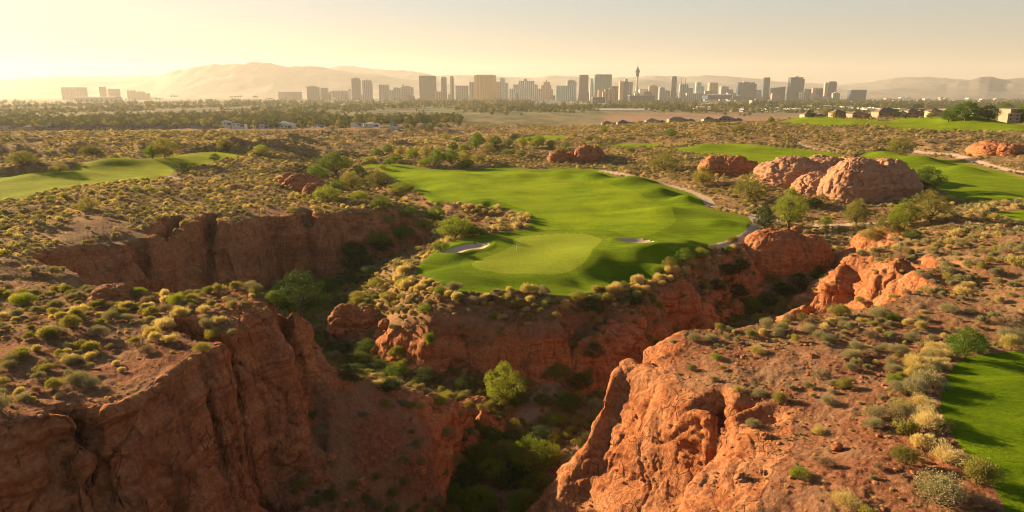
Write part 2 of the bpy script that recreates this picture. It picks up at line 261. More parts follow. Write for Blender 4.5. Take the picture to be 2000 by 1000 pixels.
NT, NS = 1200, 3400
TH0, TH1 = R(-50), R(52); S0, S1 = math.log(26), math.log(19200)
KT = 1.0
def build_dem():
    rng = random.Random(5)
    q = {}
    def add(x, y, z):
        th = math.atan2(x, y); s = math.log(math.hypot(x, y))
        k = (round(th*900), round(s*900))
        if k not in q: q[k] = (th, s, z)
    for ln in L:
        for i, p in enumerate(ln):
            add(*p)
            if i+1 < len(ln):
                n = ln[i+1]; d = math.dist(p[:2], n[:2]); r = math.hypot(p[0], p[1])
                if d > 0.35*r and r < 900: m = 4
                else: m = max(1, int(d / (r*0.02)))
                for k in range(1, m):
                    t = k/m; add(*(p[j]*(1-t)+n[j]*t for j in range(3)))
    pts = list(q.values())
    co2 = [Vector((a + rng.uniform(-1e-6, 1e-6), b)) for a, b, c in pts]
    vs, es, fs, ov, oe, of = delaunay_2d_cdt(co2, [], [], 0, 1e-7, True)
    zv = np.array([pts[o[0]][2] for o in ov], np.float64)
    X = (np.array([v.x for v in vs]) - TH0) / (TH1-TH0) * (NT-1); Y = (np.array([v.y for v in vs]) - S0) / (S1-S0) * (NS-1)
    G = np.full((NT, NS), -12.0)
    for a, b, c in fs:
        x0, x1, x2 = X[a], X[b], X[c]; y0, y1, y2 = Y[a], Y[b], Y[c]
        i0 = max(0, math.ceil(min(x0, x1, x2))); i1 = min(NT-1, math.floor(max(x0, x1, x2)))
        j0 = max(0, math.ceil(min(y0, y1, y2))); j1 = min(NS-1, math.floor(max(y0, y1, y2)))
        if i1 < i0 or j1 < j0: continue
        ii, jj = np.mgrid[i0:i1+1, j0:j1+1]
        D = (y1-y2)*(x0-x2) + (x2-x1)*(y0-y2)
        if abs(D) < 1e-12: continue
        wa = ((y1-y2)*(ii-x2) + (x2-x1)*(jj-y2))/D; wb = ((y2-y0)*(ii-x2) + (x0-x2)*(jj-y2))/D; wc = 1-wa-wb
        m = (wa >= -1e-6) & (wb >= -1e-6) & (wc >= -1e-6)
        zz = wa*zv[a] + wb*zv[b] + wc*zv[c]
        G[ii[m], jj[m]] = zz[m]
    return G
def blur(G, n, ax):
    if n < 1: return G
    k = np.exp(-0.5*(np.arange(-3*n, 3*n+1)/n)**2); k /= k.sum()
    P_ = np.pad(G, [(3*n, 3*n) if a == ax else (0, 0) for a in range(2)], mode='edge')
    o = np.zeros_like(G); m = G.shape[ax]
    for i, w_ in enumerate(k):
        o += w_ * (P_[i:i+m] if ax == 0 else P_[:, i:i+m])
    return o
G = build_dem()
G = blur(blur(G, 3, 0), 3, 1)
TH = np.linspace(TH0, TH1, NT)[:, None]; SS = np.linspace(S0, S1, NS)[None, :]
GR = np.exp(SS); GX = GR*np.sin(TH); GY = GR*np.cos(TH)
# turf mask
turf = np.full(G.shape, -1e3)
for nm, pg in TURFS: turf = np.maximum(turf, sdist(pg, GX, GY))
wild = sstep(0.5, -5, turf)
for pts, hw in PATHS: wild *= 1 - 0.9*sstep(7, 2.5, np.where(GR < 900, dist_line(pts, GX, GY), 99))
near = sstep(1500, 500, GR)
A_ = wild * sstep(420, 300, GR) * (.9 + 2.6*sstep(110, 190, GR))          # scalloped cliff lines
_x = GX + A_*(1.5*fbm(GX, GY, None, 11, 3, 601)); _y = GY + A_*(1.5*fbm(GX, GY, None, 11, 3, 602))
def _look(x, y):
    a = np.clip((np.arctan2(x, y)-TH0)/(TH1-TH0)*(NT-1), 0, NT-1.001); b = np.clip((np.log(np.hypot(x, y)+1e-6)-S0)/(S1-S0)*(NS-1), 0, NS-1.001)
    i = a.astype(int); j = b.astype(int); fa = a-i; fb = b-j
    return G[i, j]*(1-fa)*(1-fb) + G[i+1, j]*fa*(1-fb) + G[i, j+1]*(1-fa)*fb + G[i+1, j+1]*fa*fb
G = _look(_x, _y)
G += wild * near * (1.6*fbm(GX, GY, None, 38, 3, 3) + 0.55*fbm(GX, GY, None, 9, 3, 4))
G += wild * sstep(130, 300, GR) * near * (2.2 + 7.5*sstep(60, -60, GX)*sstep(330, 520, GR)) * fbm(GX + .4*GY, GY, None, 80, 4, 41, True)
# turf roll
G += np.clip(turf, 0, 8)/8 * 1.15 * fbm(GX, GY, None, 22, 2, 8) * sstep(60, 160, GR)
for u, v, sx, sy, h in ((1095,345,9,11,3.4),(1160,350,8,8,3.4),(1235,358,10,7,3.4),(1010,345,12,12,2.4),(900,345,14,14,2.2),(1290,378,7,7,3.2),(1335,395,6,7,3.2),(1290,415,9,7,2.2),(1400,438,7,6,2.2),(1180,375,16,12,.8),
                        (1290,492,9,5,2.4),(1330,480,6,5,1.6),(1250,528,11,6,-2.6),(1190,545,8,5,-1.6),(1310,503,7,5,-1.8),(1160,500,4,7,.8),(980,470,3,5,1.1),(890,505,4,4,.7),(1000,550,10,3,-.6),(1020,438,5,7,.6),(750,328,16,14,1.5),(950,395,9,8,1.3),
                        (860,500,3,4,.4)):
    x, y, _ = P(u, v, 0); G += h*np.exp(-((GX-x)/sx)**2 - ((GY-y)/sy)**2) * sstep(-3, 1, turf)
for u, v, z, sx, sy, h in ((60,350,3,9,14,2.6),(150,345,3,12,12,2.6),(200,330,3,14,14,3.2),(270,325,3,16,14,3.0),(345,318,3,14,16,2.6),(400,308,3,16,24,2.4),(300,352,3,10,9,1.4),(1725,308,3,12,18,3.4),(1800,318,3,10,14,3.2),(1880,335,3,10,12,3.0),(1900,380,3,18,6,-2.0),(1960,380,3,10,8,1.6),
                           (1380,292,3,16,20,2.6),(1440,290,3,20,22,2.8),(1520,296,3,20,24,1.8),(1600,302,3,14,16,1.8),(1600,237,14,26,50,4.0),(1690,243,14,22,34,3.2),(1815,242,14,26,50,6.0),(1885,247,14,20,26,4.4),(1955,251,14,22,34,4.0)):
    x, y, _ = P(u, v, z); G += h*np.exp(-((GX-x)/sx)**2 - ((GY-y)/sy)**2) * sstep(-12, 1, turf)
for bk, dep in ((BUNK1, .6), (BUNK2, .7)):
    d = sdist(bk, GX, GY); G += -dep*sstep(-0.4, 2.2, d) + 0.35*np.exp(-((d+1.2)/1.2)**2)
# clefts in the cliffs
CLEFTS = [([(-29.5, 77.5), (-34, 79.2), (-38, 80.5), (-43, 84)], 0.75, 13), ([(-31, 56), (-38, 58.3), (-43, 60)], 0.6, 8), ([(-29.6, 71.5), (-34, 72.5), (-36, 73)], 0.5, 5), ([P(268,470,5)[:2], P(285,500,3)[:2], (P(285,500,3)[0]+3, P(285,500,3)[1]-12)], 1.3, 9),
          ([P(345,425,5)[:2], (P(350,435,5)[0]+1, P(350,435,5)[1]-14)], 1.6, 8), ([P(415,420,5)[:2], (P(415,430,5)[0]+2, P(415,430,5)[1]-14)], 1.2, 8), ([P(545,590,11)[:2], P(560,618,11)[:2], (-27.5, 88)], 1.0, 5),
          ([P(190,815,12)[:2], (-36, 56.5)], 0.5, 5), ([P(600,410,4)[:2], (P(600,410,4)[0]+3, P(600,410,4)[1]-10)], 1.5, 5)]
for pts, wd, dep in CLEFTS:
    dl = np.full(G.shape, 99.0); m = (GR < 260); mm = m & (np.abs(GX - pts[0][0]) < 30) & (np.abs(GY - pts[0][1]) < 40)
    dl[mm] = dist_line(pts, GX[mm] + 0.8*vnoise(GX[mm]/3, GY[mm]/3, None, 9), GY[mm] + 0.8*vnoise(GX[mm]/3, GY[mm]/3, None, 19))
    G -= dep*np.exp(-(dl/wd)**2)
def hz(x, y):
    """ground height"""
    x = np.asarray(x, float); y = np.asarray(y, float)
    a = np.clip((np.arctan2(x, y)-TH0)/(TH1-TH0)*(NT-1), 0, NT-1.001); b = np.clip((np.log(np.hypot(x, y)+1e-6)-S0)/(S1-S0)*(NS-1), 0, NS-1.001)
    i = a.astype(int); j = b.astype(int); fa = a-i; fb = b-j
    return G[i, j]*(1-fa)*(1-fb) + G[i+1, j]*fa*(1-fb) + G[i, j+1]*(1-fa)*fb + G[i+1, j+1]*fa*fb
# ------------------------------------------------------------------ materials
def mat(name):
    m = bpy.data.materials.new(name); m.use_nodes = True
    b = m.node_tree.nodes["Principled BSDF"]; b.inputs["Roughness"].default_value = 0.9; b.inputs["Specular IOR Level"].default_value = 0.15
    return m, m.node_tree, b
class NB:
    def __init__(s, nt): s.nt = nt
    def n(s, t, **k):
        x = s.nt.nodes.new(t)
        for a, b in k.items(): setattr(x, a, b)
        return x
    def l(s, a, b): s.nt.links.new(a, b)
    def pos(s): return s.n("ShaderNodeNewGeometry").outputs["Position"]
    def noise(s, vec, sc, det=4, rough=.55, dist=0):
        x = s.n("ShaderNodeTexNoise"); x.inputs["Scale"].default_value = sc; x.inputs["Detail"].default_value = det; x.inputs["Roughness"].default_value = rough; x.inputs["Distortion"].default_value = dist
        if vec is not None: s.l(vec, x.inputs["Vector"])
        return x.outputs["Fac"]
    def vor(s, vec, sc, feat='F1'):
        x = s.n("ShaderNodeTexVoronoi", feature=feat); x.inputs["Scale"].default_value = sc
        if vec is not None: s.l(vec, x.inputs["Vector"])
        return x.outputs["Distance"]
    def vmul(s, vec, xyz):
        x = s.n("ShaderNodeVectorMath", operation='MULTIPLY'); s.l(vec, x.inputs[0]); x.inputs[1].default_value = xyz; return x.outputs[0]
    def ramp(s, f, stops):
        x = s.n("ShaderNodeValToRGB"); s.l(f, x.inputs[0]); e = x.color_ramp.elements
        while len(e) < len(stops): e.new(0.5)
        for i, (p, c) in enumerate(stops):
            e[i].position = p; e[i].color = (c, c, c, 1) if isinstance(c, (int, float)) else (*c, 1)
        return x.outputs[0]
    def mix(s, f, a, b, mode='MIX'):
        x = s.n("ShaderNodeMix", data_type='RGBA', blend_type=mode)
        for sock, v in ((x.inputs[0], f), (x.inputs[6], a), (x.inputs[7], b)):
            if isinstance(v, (int, float)): sock.default_value = v
            elif isinstance(v, tuple): sock.default_value = (*v, 1)
            else: s.l(v, sock)
        return x.outputs[2]
    def math(s, op, a, b=None):
        x = s.n("ShaderNodeMath", operation=op)
        for i, v in ((0, a), (1, b)):
            if v is None: continue
            if isinstance(v, (int, float)): x.inputs[i].default_value = v
            else: s.l(v, x.inputs[i])
        return x.outputs[0]
    def attr(s, n, out="Fac"): x = s.n("ShaderNodeAttribute", attribute_name=n); return x.outputs[out]
    def bump(s, h, st, dist=1.0, nrm=None):
        x = s.n("ShaderNodeBump"); x.inputs["Strength"].default_value = st; x.inputs["Distance"].default_value = dist; s.l(h, x.inputs["Height"])
        if nrm is not None: s.l(nrm, x.inputs["Normal"])
        return x.outputs[0]
def rock_nodes(b, p, tint=None):
    """red sandstone: colour and bump height"""
    warp = b.noise(p, 0.11, 3)
    pz = b.n("ShaderNodeSeparateXYZ"); b.l(p, pz.inputs[0])
    zz = b.math('ADD', b.math('MULTIPLY', pz.outputs[2], 1.0), b.math('MULTIPLY', warp, 5.0))
    cv = b.n("ShaderNodeCombineXYZ"); b.l(zz, cv.inputs[2]); b.l(b.math('MULTIPLY', pz.outputs[0], .03), cv.inputs[0]); b.l(b.math('MULTIPLY', pz.outputs[1], .03), cv.inputs[1])
    strata = b.noise(cv.outputs[0], 1.3, 7, .68)
    big = b.noise(p, 0.16, 5, .6); fine = b.noise(p, 2.2, 9, .68)
    streak = b.noise(b.vmul(p, (1, 1, .12)), .7, 6, .65, .4)
    col = b.ramp(strata, [(.28, (.22, .070, .028)), (.45, (.38, .132, .050)), (.56, (.52, .215, .090)), (.68, (.34, .108, .040))])
    col = b.mix(b.ramp(big, [(.38, 0), (.62, .65)]), col, (.50, .25, .13))
    col = b.mix(b.ramp(streak, [(.5, 0), (.66, .6)]), col, (.17, .052, .03))
    col = b.mix(b.ramp(fine, [(.42, .5), (.58, 0)]), col, (.20, .07, .04))
    cr = b.ramp(b.vor(b.vmul(p, (1, 1, .45)), .55, 'DISTANCE_TO_EDGE'), [(0, 0), (.035, 1)])
    crm = b.math('MULTIPLY', b.math('SUBTRACT', 1, cr), b.ramp(b.noise(p, .3, 2), [(.5, 0), (.6, 1)]))
    col = b.mix(b.math('MULTIPLY', crm, .5), col, (.07, .025, .018))
    if tint: col = b.mix(tint[3], col, tint[:3])
    h = b.math('ADD', b.math('MULTIPLY', strata, .7), b.math('MULTIPLY', fine, .45)); h = b.math('SUBTRACT', h, b.math('MULTIPLY', crm, .25))
    return col, h
def ground_mat():
    m, nt, bs = mat("desert_ground"); b = NB(nt); p = b.pos()
    rc, rh = rock_nodes(b, p)
    rock = b.attr("rock"); lush = b.attr("lush"); far = b.attr("far"); wash = b.attr("wash")
    n1 = b.noise(p, .12, 5, .6); n2 = b.noise(p, 1.4, 8, .7); n3 = b.noise(p, .035, 5, .6)
    soil = b.ramp(n2, [(.35, (.13, .05, .028)), (.5, (.23, .095, .052)), (.66, (.34, .165, .095))])
    soil = b.mix(b.ramp(n1, [(.42, 0), (.62, .7)]), soil, (.27, .165, .10))
    peb = b.ramp(b.vor(p, 3.2), [(.10, 1), (.2, 0)]); soil = b.mix(b.math('MULTIPLY', peb, b.ramp(n1, [(.42, 0), (.55, .8)])), soil, (.42, .30, .22))
    # low dry plants that cover the ground between the shrubs, and the far brush
    b1 = b.noise(p, .45, 6, .7); b2 = b.noise(p, .06, 4, .6)
    brush = b.ramp(b1, [(.36, (.11, .07, .04)), (.48, (.21, .145, .075)), (.6, (.33, .245, .12)), (.7, (.24, .20, .085))])
    soil = b.mix(b.math('MULTIPLY', lush, b.ramp(b1, [(.38, .25), (.55, 1)])), soil, brush)
    soil = b.mix(wash, soil, (.30, .20, .14))
    # valley floor: dusty land with patches of tree belts
    f1 = b.noise(b.vmul(p, (.004, .0012, 0)), 1, 7, .62); f2 = b.noise(b.vmul(p, (.012, .003, 0)), 1, 6, .7)
    fl = b.ramp(f1, [(.36, (.26, .19, .13)), (.45, (.12, .13, .06)), (.55, (.085, .105, .045)), (.66, (.20, .16, .11))])
    fl = b.mix(b.ramp(f2, [(.45, .0), (.62, .7)]), fl, (.30, .25, .20))
    pale = b.attr("pale"); fl = b.mix(pale, fl, (.36, .22, .15))
    soil = b.mix(far, soil, fl)
    # rock shows through on steep ground with a ragged edge
    rk = b.ramp(b.math('ADD', rock, b.math('MULTIPLY', b.math('SUBTRACT', b.noise(p, .8, 7, .7), .5), .9)), [(.38, 0), (.56, 1)])
    rk = b.math('MULTIPLY', rk, b.ramp(rock, [(.05, 0), (.2, 1)]))
    col = b.mix(rk, soil, rc)
    nt.links.new(col, bs.inputs["Base Color"])
    hs = b.math('ADD', b.math('MULTIPLY', n2, .6), b.math('MULTIPLY', peb, .08))
    hh = b.mix(rk, hs, rh)
    nt.links.new(b.bump(hh, 1.0, .8), bs.inputs["Normal"])
    bs.inputs["Roughness"].default_value = .95; bs.inputs["Specular IOR Level"].default_value = .03
    return m
def rock_mat(name="red_sandstone", tint=None):
    m, nt, bs = mat(name); b = NB(nt); p = b.pos(); c, h = rock_nodes(b, p, tint)
    tx = b.n("ShaderNodeNewGeometry"); sp = b.n("ShaderNodeSeparateXYZ"); b.l(tx.outputs["Normal"], sp.inputs[0])
    nt.links.new(c, bs.inputs["Base Color"]); nt.links.new(b.bump(h, 1.0, .8), bs.inputs["Normal"]); return m
def turf_mat(name, c1, c2, c3, sc=.05):
    m, nt, bs = mat(name); b = NB(nt); p = b.pos()
    cut = b.attr('cut'); a = b.math('ADD', b.noise(p, sc, 5, .6), b.math('MULTIPLY', b.math('SUBTRACT', cut, .6), .26)); f = b.noise(p, 1.6, 8, .75); g = b.noise(b.vmul(p, (.25, 1.2, 1)), .35, 4, .6)
    col = b.ramp(a, [(.35, c1), (.5, c2), (.66, c3)])
    col = b.mix(b.ramp(f, [(.36, .6), (.62, 0)]), col, tuple(x*.5 for x in c1))
    col = b.mix(b.ramp(g, [(.5, 0), (.7, .35)]), col, c3)
    nt.links.new(col, bs.inputs["Base Color"]); nt.links.new(b.bump(b.math('ADD', f, b.math('MULTIPLY', g, .6)), 1.0, .5), bs.inputs["Normal"])
    bs.inputs['Specular IOR Level'].default_value = .02; bs.inputs["Sheen Weight"].default_value = .12; bs.inputs["Sheen Tint"].default_value = (1, .95, .08, 1); bs.inputs["Sheen Roughness"].default_value = .4
    return m
def plain_mat(name, c1, c2, sc=1.0, bumpd=.05, rough=.9):
    m, nt, bs = mat(name); b = NB(nt); p = b.pos(); a = b.noise(p, sc, 6, .65)
    nt.links.new(b.ramp(a, [(.38, c1), (.62, c2)]), bs.inputs["Base Color"]); nt.links.new(b.bump(a, .5, bumpd), bs.inputs["Normal"]); bs.inputs["Roughness"].default_value = rough; return m
M_GROUND = ground_mat(); M_ROCK = rock_mat(); M_ROCKP = rock_mat("pale_sandstone", (.50, .29, .19, .55))
M_FAIR = turf_mat("fairway_turf", (.075, .155, .003), (.14, .245, .004), (.22, .32, .006))
M_FAIRLIT = turf_mat("backlit_fairway_turf", (.15, .20, .004), (.23, .285, .006), (.32, .36, .010))  # same turf, lighter and yellower: backlit glow painted into the colour
M_GREEN = turf_mat("green_turf", (.22, .29, .025), (.245, .315, .03), (.27, .335, .035), .2)
M_COLLAR = turf_mat("collar_turf", (.11, .19, .006), (.14, .225, .008), (.17, .25, .01), .2)
M_SAND = plain_mat("bunker_sand", (.44, .33, .235), (.54, .42, .31), 2)
M_PATH = plain_mat("path_concrete", (.38, .28, .21), (.48, .37, .28), .8)
# ------------------------------------------------------------------ ground mesh: fine where the ground is steep or near
def ground_mesh():
    NC = 760 if QUICK else 1550; NR = 620 if QUICK else 1150
    ds = (S1-S0)/(NS-1)
    r = np.exp(SS[0]); z = G
    alt = np.maximum(CZ - blur(G, 8, 1), 8)
    dz = np.abs(np.diff(z, axis=1))/r[1:]; base = (alt[:, 1:]/r[1:]) * ds
    wgt = np.sqrt(dz**2 + base**2)*1.0 + 0.0001*sstep(1200, 300, r[1:]) + .00002
    wgt = blur(blur(wgt, 10, 0), 10, 1)
    cum = np.concatenate([np.zeros((NT, 1)), np.cumsum(wgt, axis=1)], axis=1)
    th = np.linspace(TH0, TH1, NC)
    tf = (th-TH0)/(TH1-TH0)*(NT-1); ti = np.clip(tf.astype(int), 0, NT-2); tt = (tf-ti)[:, None]
    cc = cum[ti]*(1-tt) + cum[ti+1]*tt
    sg = np.empty((NC, NR)); q = np.linspace(0, 1, NR)
    for i in range(NC): sg[i] = np.interp(q*cc[i, -1], cc[i], SS[0])
    rr = np.exp(sg); X = rr*np.sin(th)[:, None]; Y = rr*np.cos(th)[:, None]; Z = hz(X, Y)
    return X, Y, Z, rr
X, Y, Z, RR = ground_mesh()
tf = np.full(X.shape, -1e3); turf_id = np.full(X.shape, -1)
for k, (nm, pg) in enumerate(TURFS):
    d = sdist(pg, X, Y); turf_id[d > tf] = k; tf = np.maximum(tf, d)
turf_id[tf < 0] = -1
def normals(X, Y, Z):
    a = np.stack([np.gradient(X, axis=0), np.gradient(Y, axis=0), np.gradient(Z, axis=0)], -1)
    c = np.stack([np.gradient(X, axis=1), np.gradient(Y, axis=1), np.gradient(Z, axis=1)], -1)
    n = np.cross(a, c); n /= np.linalg.norm(n, axis=-1, keepdims=True)+1e-12
    n[n[..., 2] < 0] *= -1
    return n
# slope of the plain height field, taken over about two metres
e = np.clip(RR*.012, .8, 20)
gx = (hz(X+e, Y) - hz(X-e, Y))/(2*e); gy = (hz(X, Y+e) - hz(X, Y-e))/(2*e)
slope = np.hypot(gx, gy)
flank = (np.hypot(X, Y-170) < 60) & (Y > 118) & (X > -60) & (X < 60)
rock = sstep(.45, .95, slope - flank*(.2 + 2.0*sstep(-10, -7, Z + 2.5*fbm(X, Y, None, 9, 2, 24))) + .22*fbm(X, Y, None, 7, 3, 23)) * sstep(1100, 700, RR) * sstep(0, -1.5, tf)
ROCKPATCH = [([(1070,1020),(1158,815),(1178,752),(1228,705),(1312,666),(1338,648),(1352,690),(1310,745),(1380,770),(1440,806),(1500,790),(1565,800),(1550,870),(1505,940),(1475,1040)], 2),
             ([(395,705),(430,694),(470,640),(430,600),(420,568),(480,560),(570,590),(590,620),(560,660),(486,640)], 12), ([(1550,612),(1596,545),(1650,493),(1705,484),(1780,505),(1790,550),(1740,598),(1640,604)], 4),
             ([(1290,560),(1370,552),(1380,600),(1300,600)], -2)]
for pg, z in ROCKPATCH:
    U, V = proj(X, Y, Z)
    m = (RR < 230)
    if z == 12: m &= (Z > 4)
    if z == 2: m &= (RR < 120)
    rock[m] = np.maximum(rock[m], .85*sstep(-18, 22, sdist(pg, U[m], V[m]) + 22*fbm(X[m], Y[m], None, 4, 3, 51)))
m = (RR < 116) & (RR > 66); TAL = [(606,735),(640,742),(730,772),(830,806),(866,850),(868,930),(850,1060),(520,1060),(560,930),(596,860)]
U, V = proj(X, Y, Z); rock[m] *= 1 - .85*sstep(-15, 25, sdist(TAL, U[m], V[m]) + 14*fbm(X[m], Y[m], None, 4, 3, 53))
rock = blur(blur(rock, 4, 0), 4, 1)
N0 = normals(X, Y, Z)
act = (rock > .02) & (RR < 1200)
x, y, z = X[act], Y[act], Z[act]; rk = rock[act]; sc = np.clip(RR[act]/90, .8, 3)
wz = z + 1.2*fbm(x, y, z, 14, 2, 61)
lump = fbm(x, y, z*1.0, 7, 4, 62, True); med = fbm(x, y, z*.7, 2.6, 4, 63)
crackn = np.abs(vnoise(x/5.5 + .3*vnoise(x/2, y/2, z/2, 70), y/5.5, z/26, 64)); crack = -1.0*np.exp(-(crackn/.035)**2)
bed = vnoise(x*0+7.3 + x/60, y/60, wz/.55, 65)*.5 + vnoise(x/50, y/50, wz/1.7, 66)
bed = np.tanh(bed*2.2)
d = (.62 + .38*sstep(110, 170, RR[act])) * rk * (.8*lump + .6*med + .60*bed + .6*crack - .1 + .30*fbm(x, y, z*1.6, 1.1, 3, 67, True) + (1.15 - .45*(x > 0))*blocks(x, y, z, 7.5, 501, .85) + .40*blocks(x, y, z, 2.6, 511, 1.1))
H = N0[act].copy(); H[:, 2] *= .45; 
X[act] += H[:, 0]*d; Y[act] += H[:, 1]*d; Z[act] += H[:, 2]*d
# small roughness of the bare soil
s_ = sstep(0, -1, tf) * sstep(500, 60, RR) * (1-rock)
Z += s_ * (.22*fbm(X, Y, None, 2.2, 4, 71) + .10*fbm(X, Y, None, .6, 2, 72))
# attributes
U, V = proj(X, Y, Z)
lush = np.clip(.55 + .5*fbm(X, Y, None, 30, 3, 81), 0, 1) * sstep(60, 200, RR)
lush = np.maximum(lush, sstep(150, 380, RR)*.95)
far = sstep(950, 1150, RR)
pale = ((U > 1180) & (U < 1600) & (RR > 1000) & (RR < 1900)) * .9; pale = np.maximum(pale, ((U > 560) & (U < 1180) & (RR > 1150) & (RR < 1500))*.3)
pale = pale + 0.0; pale = np.clip(blur(blur(pale, 6, 0), 3, 1), 0, 1)
wash = np.zeros_like(X)
WASH = [P(1050,735,-14.5)[:2], P(1065,750,-16)[:2], P(1080,765,-17)[:2], P(1045,790,-17.8)[:2], P(1030,830,-19.8)[:2]]
wash = sstep(2.6, 1.2, np.where(RR < 200, dist_line(WASH, X, Y), 99) + .8*fbm(X, Y, None, 3, 2, 5))
nx, ny = X.shape
verts = np.stack([X, Y, Z], -1).reshape(-1, 3)
ci = np.arange(nx*ny).reshape(nx, ny)
quads = np.stack([ci[:-1, :-1], ci[1:, :-1], ci[1:, 1:], ci[:-1, 1:]], -1).reshape(-1, 4)
def cellmax(a): return (a[:-1, :-1] + a[1:, :-1] + a[1:, 1:] + a[:-1, 1:]).reshape(-1)/4
xc, yc = cellmax(X), cellmax(Y)
cls = np.zeros(len(quads), int)           # 0 ground
tid = np.full(len(quads), -1); dm = np.full(len(quads), -1e3)
for k, (nm, pg) in enumerate(TURFS):
    dd = sdist(pg, xc, yc); tid[(dd > 0)] = k
cls = tid + 1
NB0 = len(TURFS) + 1
dd = sdist(COLLAR, xc, yc); cls[dd > 0] = NB0
dd = sdist(GREEN, xc, yc); cls[dd > 0] = NB0+1
dd = sdist(BUNK1, xc, yc); cls[dd > 0] = NB0+2
dd = sdist(BUNK2, xc, yc); cls[dd > 0] = NB0+3
rc_ = np.hypot(xc, yc)
for k, (pts, hw) in enumerate(PATHS):
    mm = rc_ < 700; d = np.full(len(xc), 99.0); d[mm] = dist_line(pts, xc[mm], yc[mm])
    cls[(d < hw) & (cls == 0)] = NB0+4+k
    if k == 0: cls[(d < hw*.8)] = NB0+4+k
FCUT = spl(PP([(740,330),(860,336),(1000,336),(1100,345),(1180,358),(1225,372),(1285,398),(1318,425),(1312,442),(1280,456),(1235,462),(1180,450),(1090,446),(1045,446),(1050,430),(1020,408),(950,394),(850,380),(800,352)], 0))
sdc = sdist(FCUT, X, Y); CUT = sstep(-.4, .4, sdc)
strp = sstep(.35, .65, .5+.5*np.sin((Y*.96 - X*.28)*2*np.pi/11)); CUT = CUT*(.75 + .25*strp) + .10*(1-CUT)*(.5+.5*np.sin(X*.7+Y*.3))
def grid_obj(name, sel, material, label=None):
    qs = quads[sel]
    if len(qs) == 0: return None
    used, inv = np.unique(qs.reshape(-1), return_inverse=True)
    me = bpy.data.meshes.new(name); nf = len(qs)
    me.vertices.add(len(used)); me.vertices.foreach_set("co", verts[used].astype(np.float32).reshape(-1))
    me.loops.add(nf*4); me.loops.foreach_set("vertex_index", inv.astype(np.int32).reshape(-1))
    me.polygons.add(nf); me.polygons.foreach_set("loop_start", np.arange(0, nf*4, 4, dtype=np.int32)); me.polygons.foreach_set("loop_total", np.full(nf, 4, np.int32))
    me.update(calc_edges=True)
    me.polygons.foreach_set("use_smooth", np.ones(nf, bool))
    if name == "ground":
        for an, ar in (("rock", rock), ("lush", lush), ("far", far), ("wash", wash), ("pale", pale)):
            at = me.attributes.new(an, 'FLOAT', 'POINT'); at.data.foreach_set("value", ar.reshape(-1)[used].astype(np.float32))
    if name in ("fairway", "tee"):
        at = me.attributes.new("cut", 'FLOAT', 'POINT'); at.data.foreach_set("value", CUT.reshape(-1)[used].astype(np.float32))
    me.materials.append(material)
    o = bpy.data.objects.new(name, me); C.objects.link(o); tag(o, label, kind="structure"); return o
grid_obj("ground", cls == 0, M_GROUND, "red and tan desert ground cut by a rocky canyon")
TL = ["broad rolling green fairway leading down to the putting green", "sunlit fairway on the flats beyond the left mesa", "tiny strip of turf at the far end of the left fairway", "green fairway behind the big boulder outcrop on the right",
      "narrow fairway band beyond the small boulder outcrop", "long high fairway strip below the hilltop houses", "small far patch of turf among the trees in the centre", "small far patch of turf beyond the centre boulders",
      "small tee lawn on the right hillside", "shadow striped tee lawn in the lower right corner"]
for k, (nm, pg) in enumerate(TURFS): grid_obj(nm, cls == k+1, M_FAIRLIT if k in (1, 2) else M_FAIR, TL[k])
grid_obj("green_collar", cls == NB0, M_COLLAR, "mown collar ringing the putting green")
grid_obj("putting_green", cls == NB0+1, M_GREEN, "pale smooth putting green with a flag")
grid_obj("sand_bunker", cls == NB0+2, M_SAND, "sand bunker left of the putting green")
grid_obj("sand_bunker", cls == NB0+3, M_SAND, "small sand bunker right of the putting green")
PLB = ["concrete cart path curving round the right edge of the main fairway", "cart path crossing the hollow below the big boulder outcrop", "cart path along the top of the right fairway", "short cart path behind the narrow fairway band", "short cart path beside the left fairway"]
for k in range(len(PATHS)): grid_obj("path", cls == NB0+4+k, M_PATH, PLB[k])
# ------------------------------------------------------------------ plants
def np_mesh(name, V_, quads_=None, tris=None, mats=(), fmat=None, smooth=False):
    me = bpy.data.meshes.new(name); V_ = np.asarray(V_, np.float32)
    me.vertices.add(len(V_)); me.vertices.foreach_set("co", V_.reshape(-1))
    li = []; st = []; tt = []; o = 0
    for arr, k in ((quads_, 4), (tris, 3)):
        if arr is None or len(arr) == 0: continue
        arr = np.asarray(arr, np.int32); li.append(arr.reshape(-1)); n = len(arr)
        st.append(o + np.arange(0, n*k, k, dtype=np.int32)); tt.append(np.full(n, k, np.int32)); o += n*k
    li = np.concatenate(li); st = np.concatenate(st); tt = np.concatenate(tt)
    me.loops.add(len(li)); me.loops.foreach_set("vertex_index", li)
    me.polygons.add(len(st)); me.polygons.foreach_set("loop_start", st); me.polygons.foreach_set("loop_total", tt)
    me.update(calc_edges=True)
    me.polygons.foreach_set('use_smooth', np.full(len(st), smooth))
    if fmat is not None: me.polygons.foreach_set("material_index", np.asarray(fmat, np.int32))
    if smooth: me.polygons.foreach_set("use_smooth", np.ones(len(st), bool))
    for m in mats: me.materials.append(m)
    return me
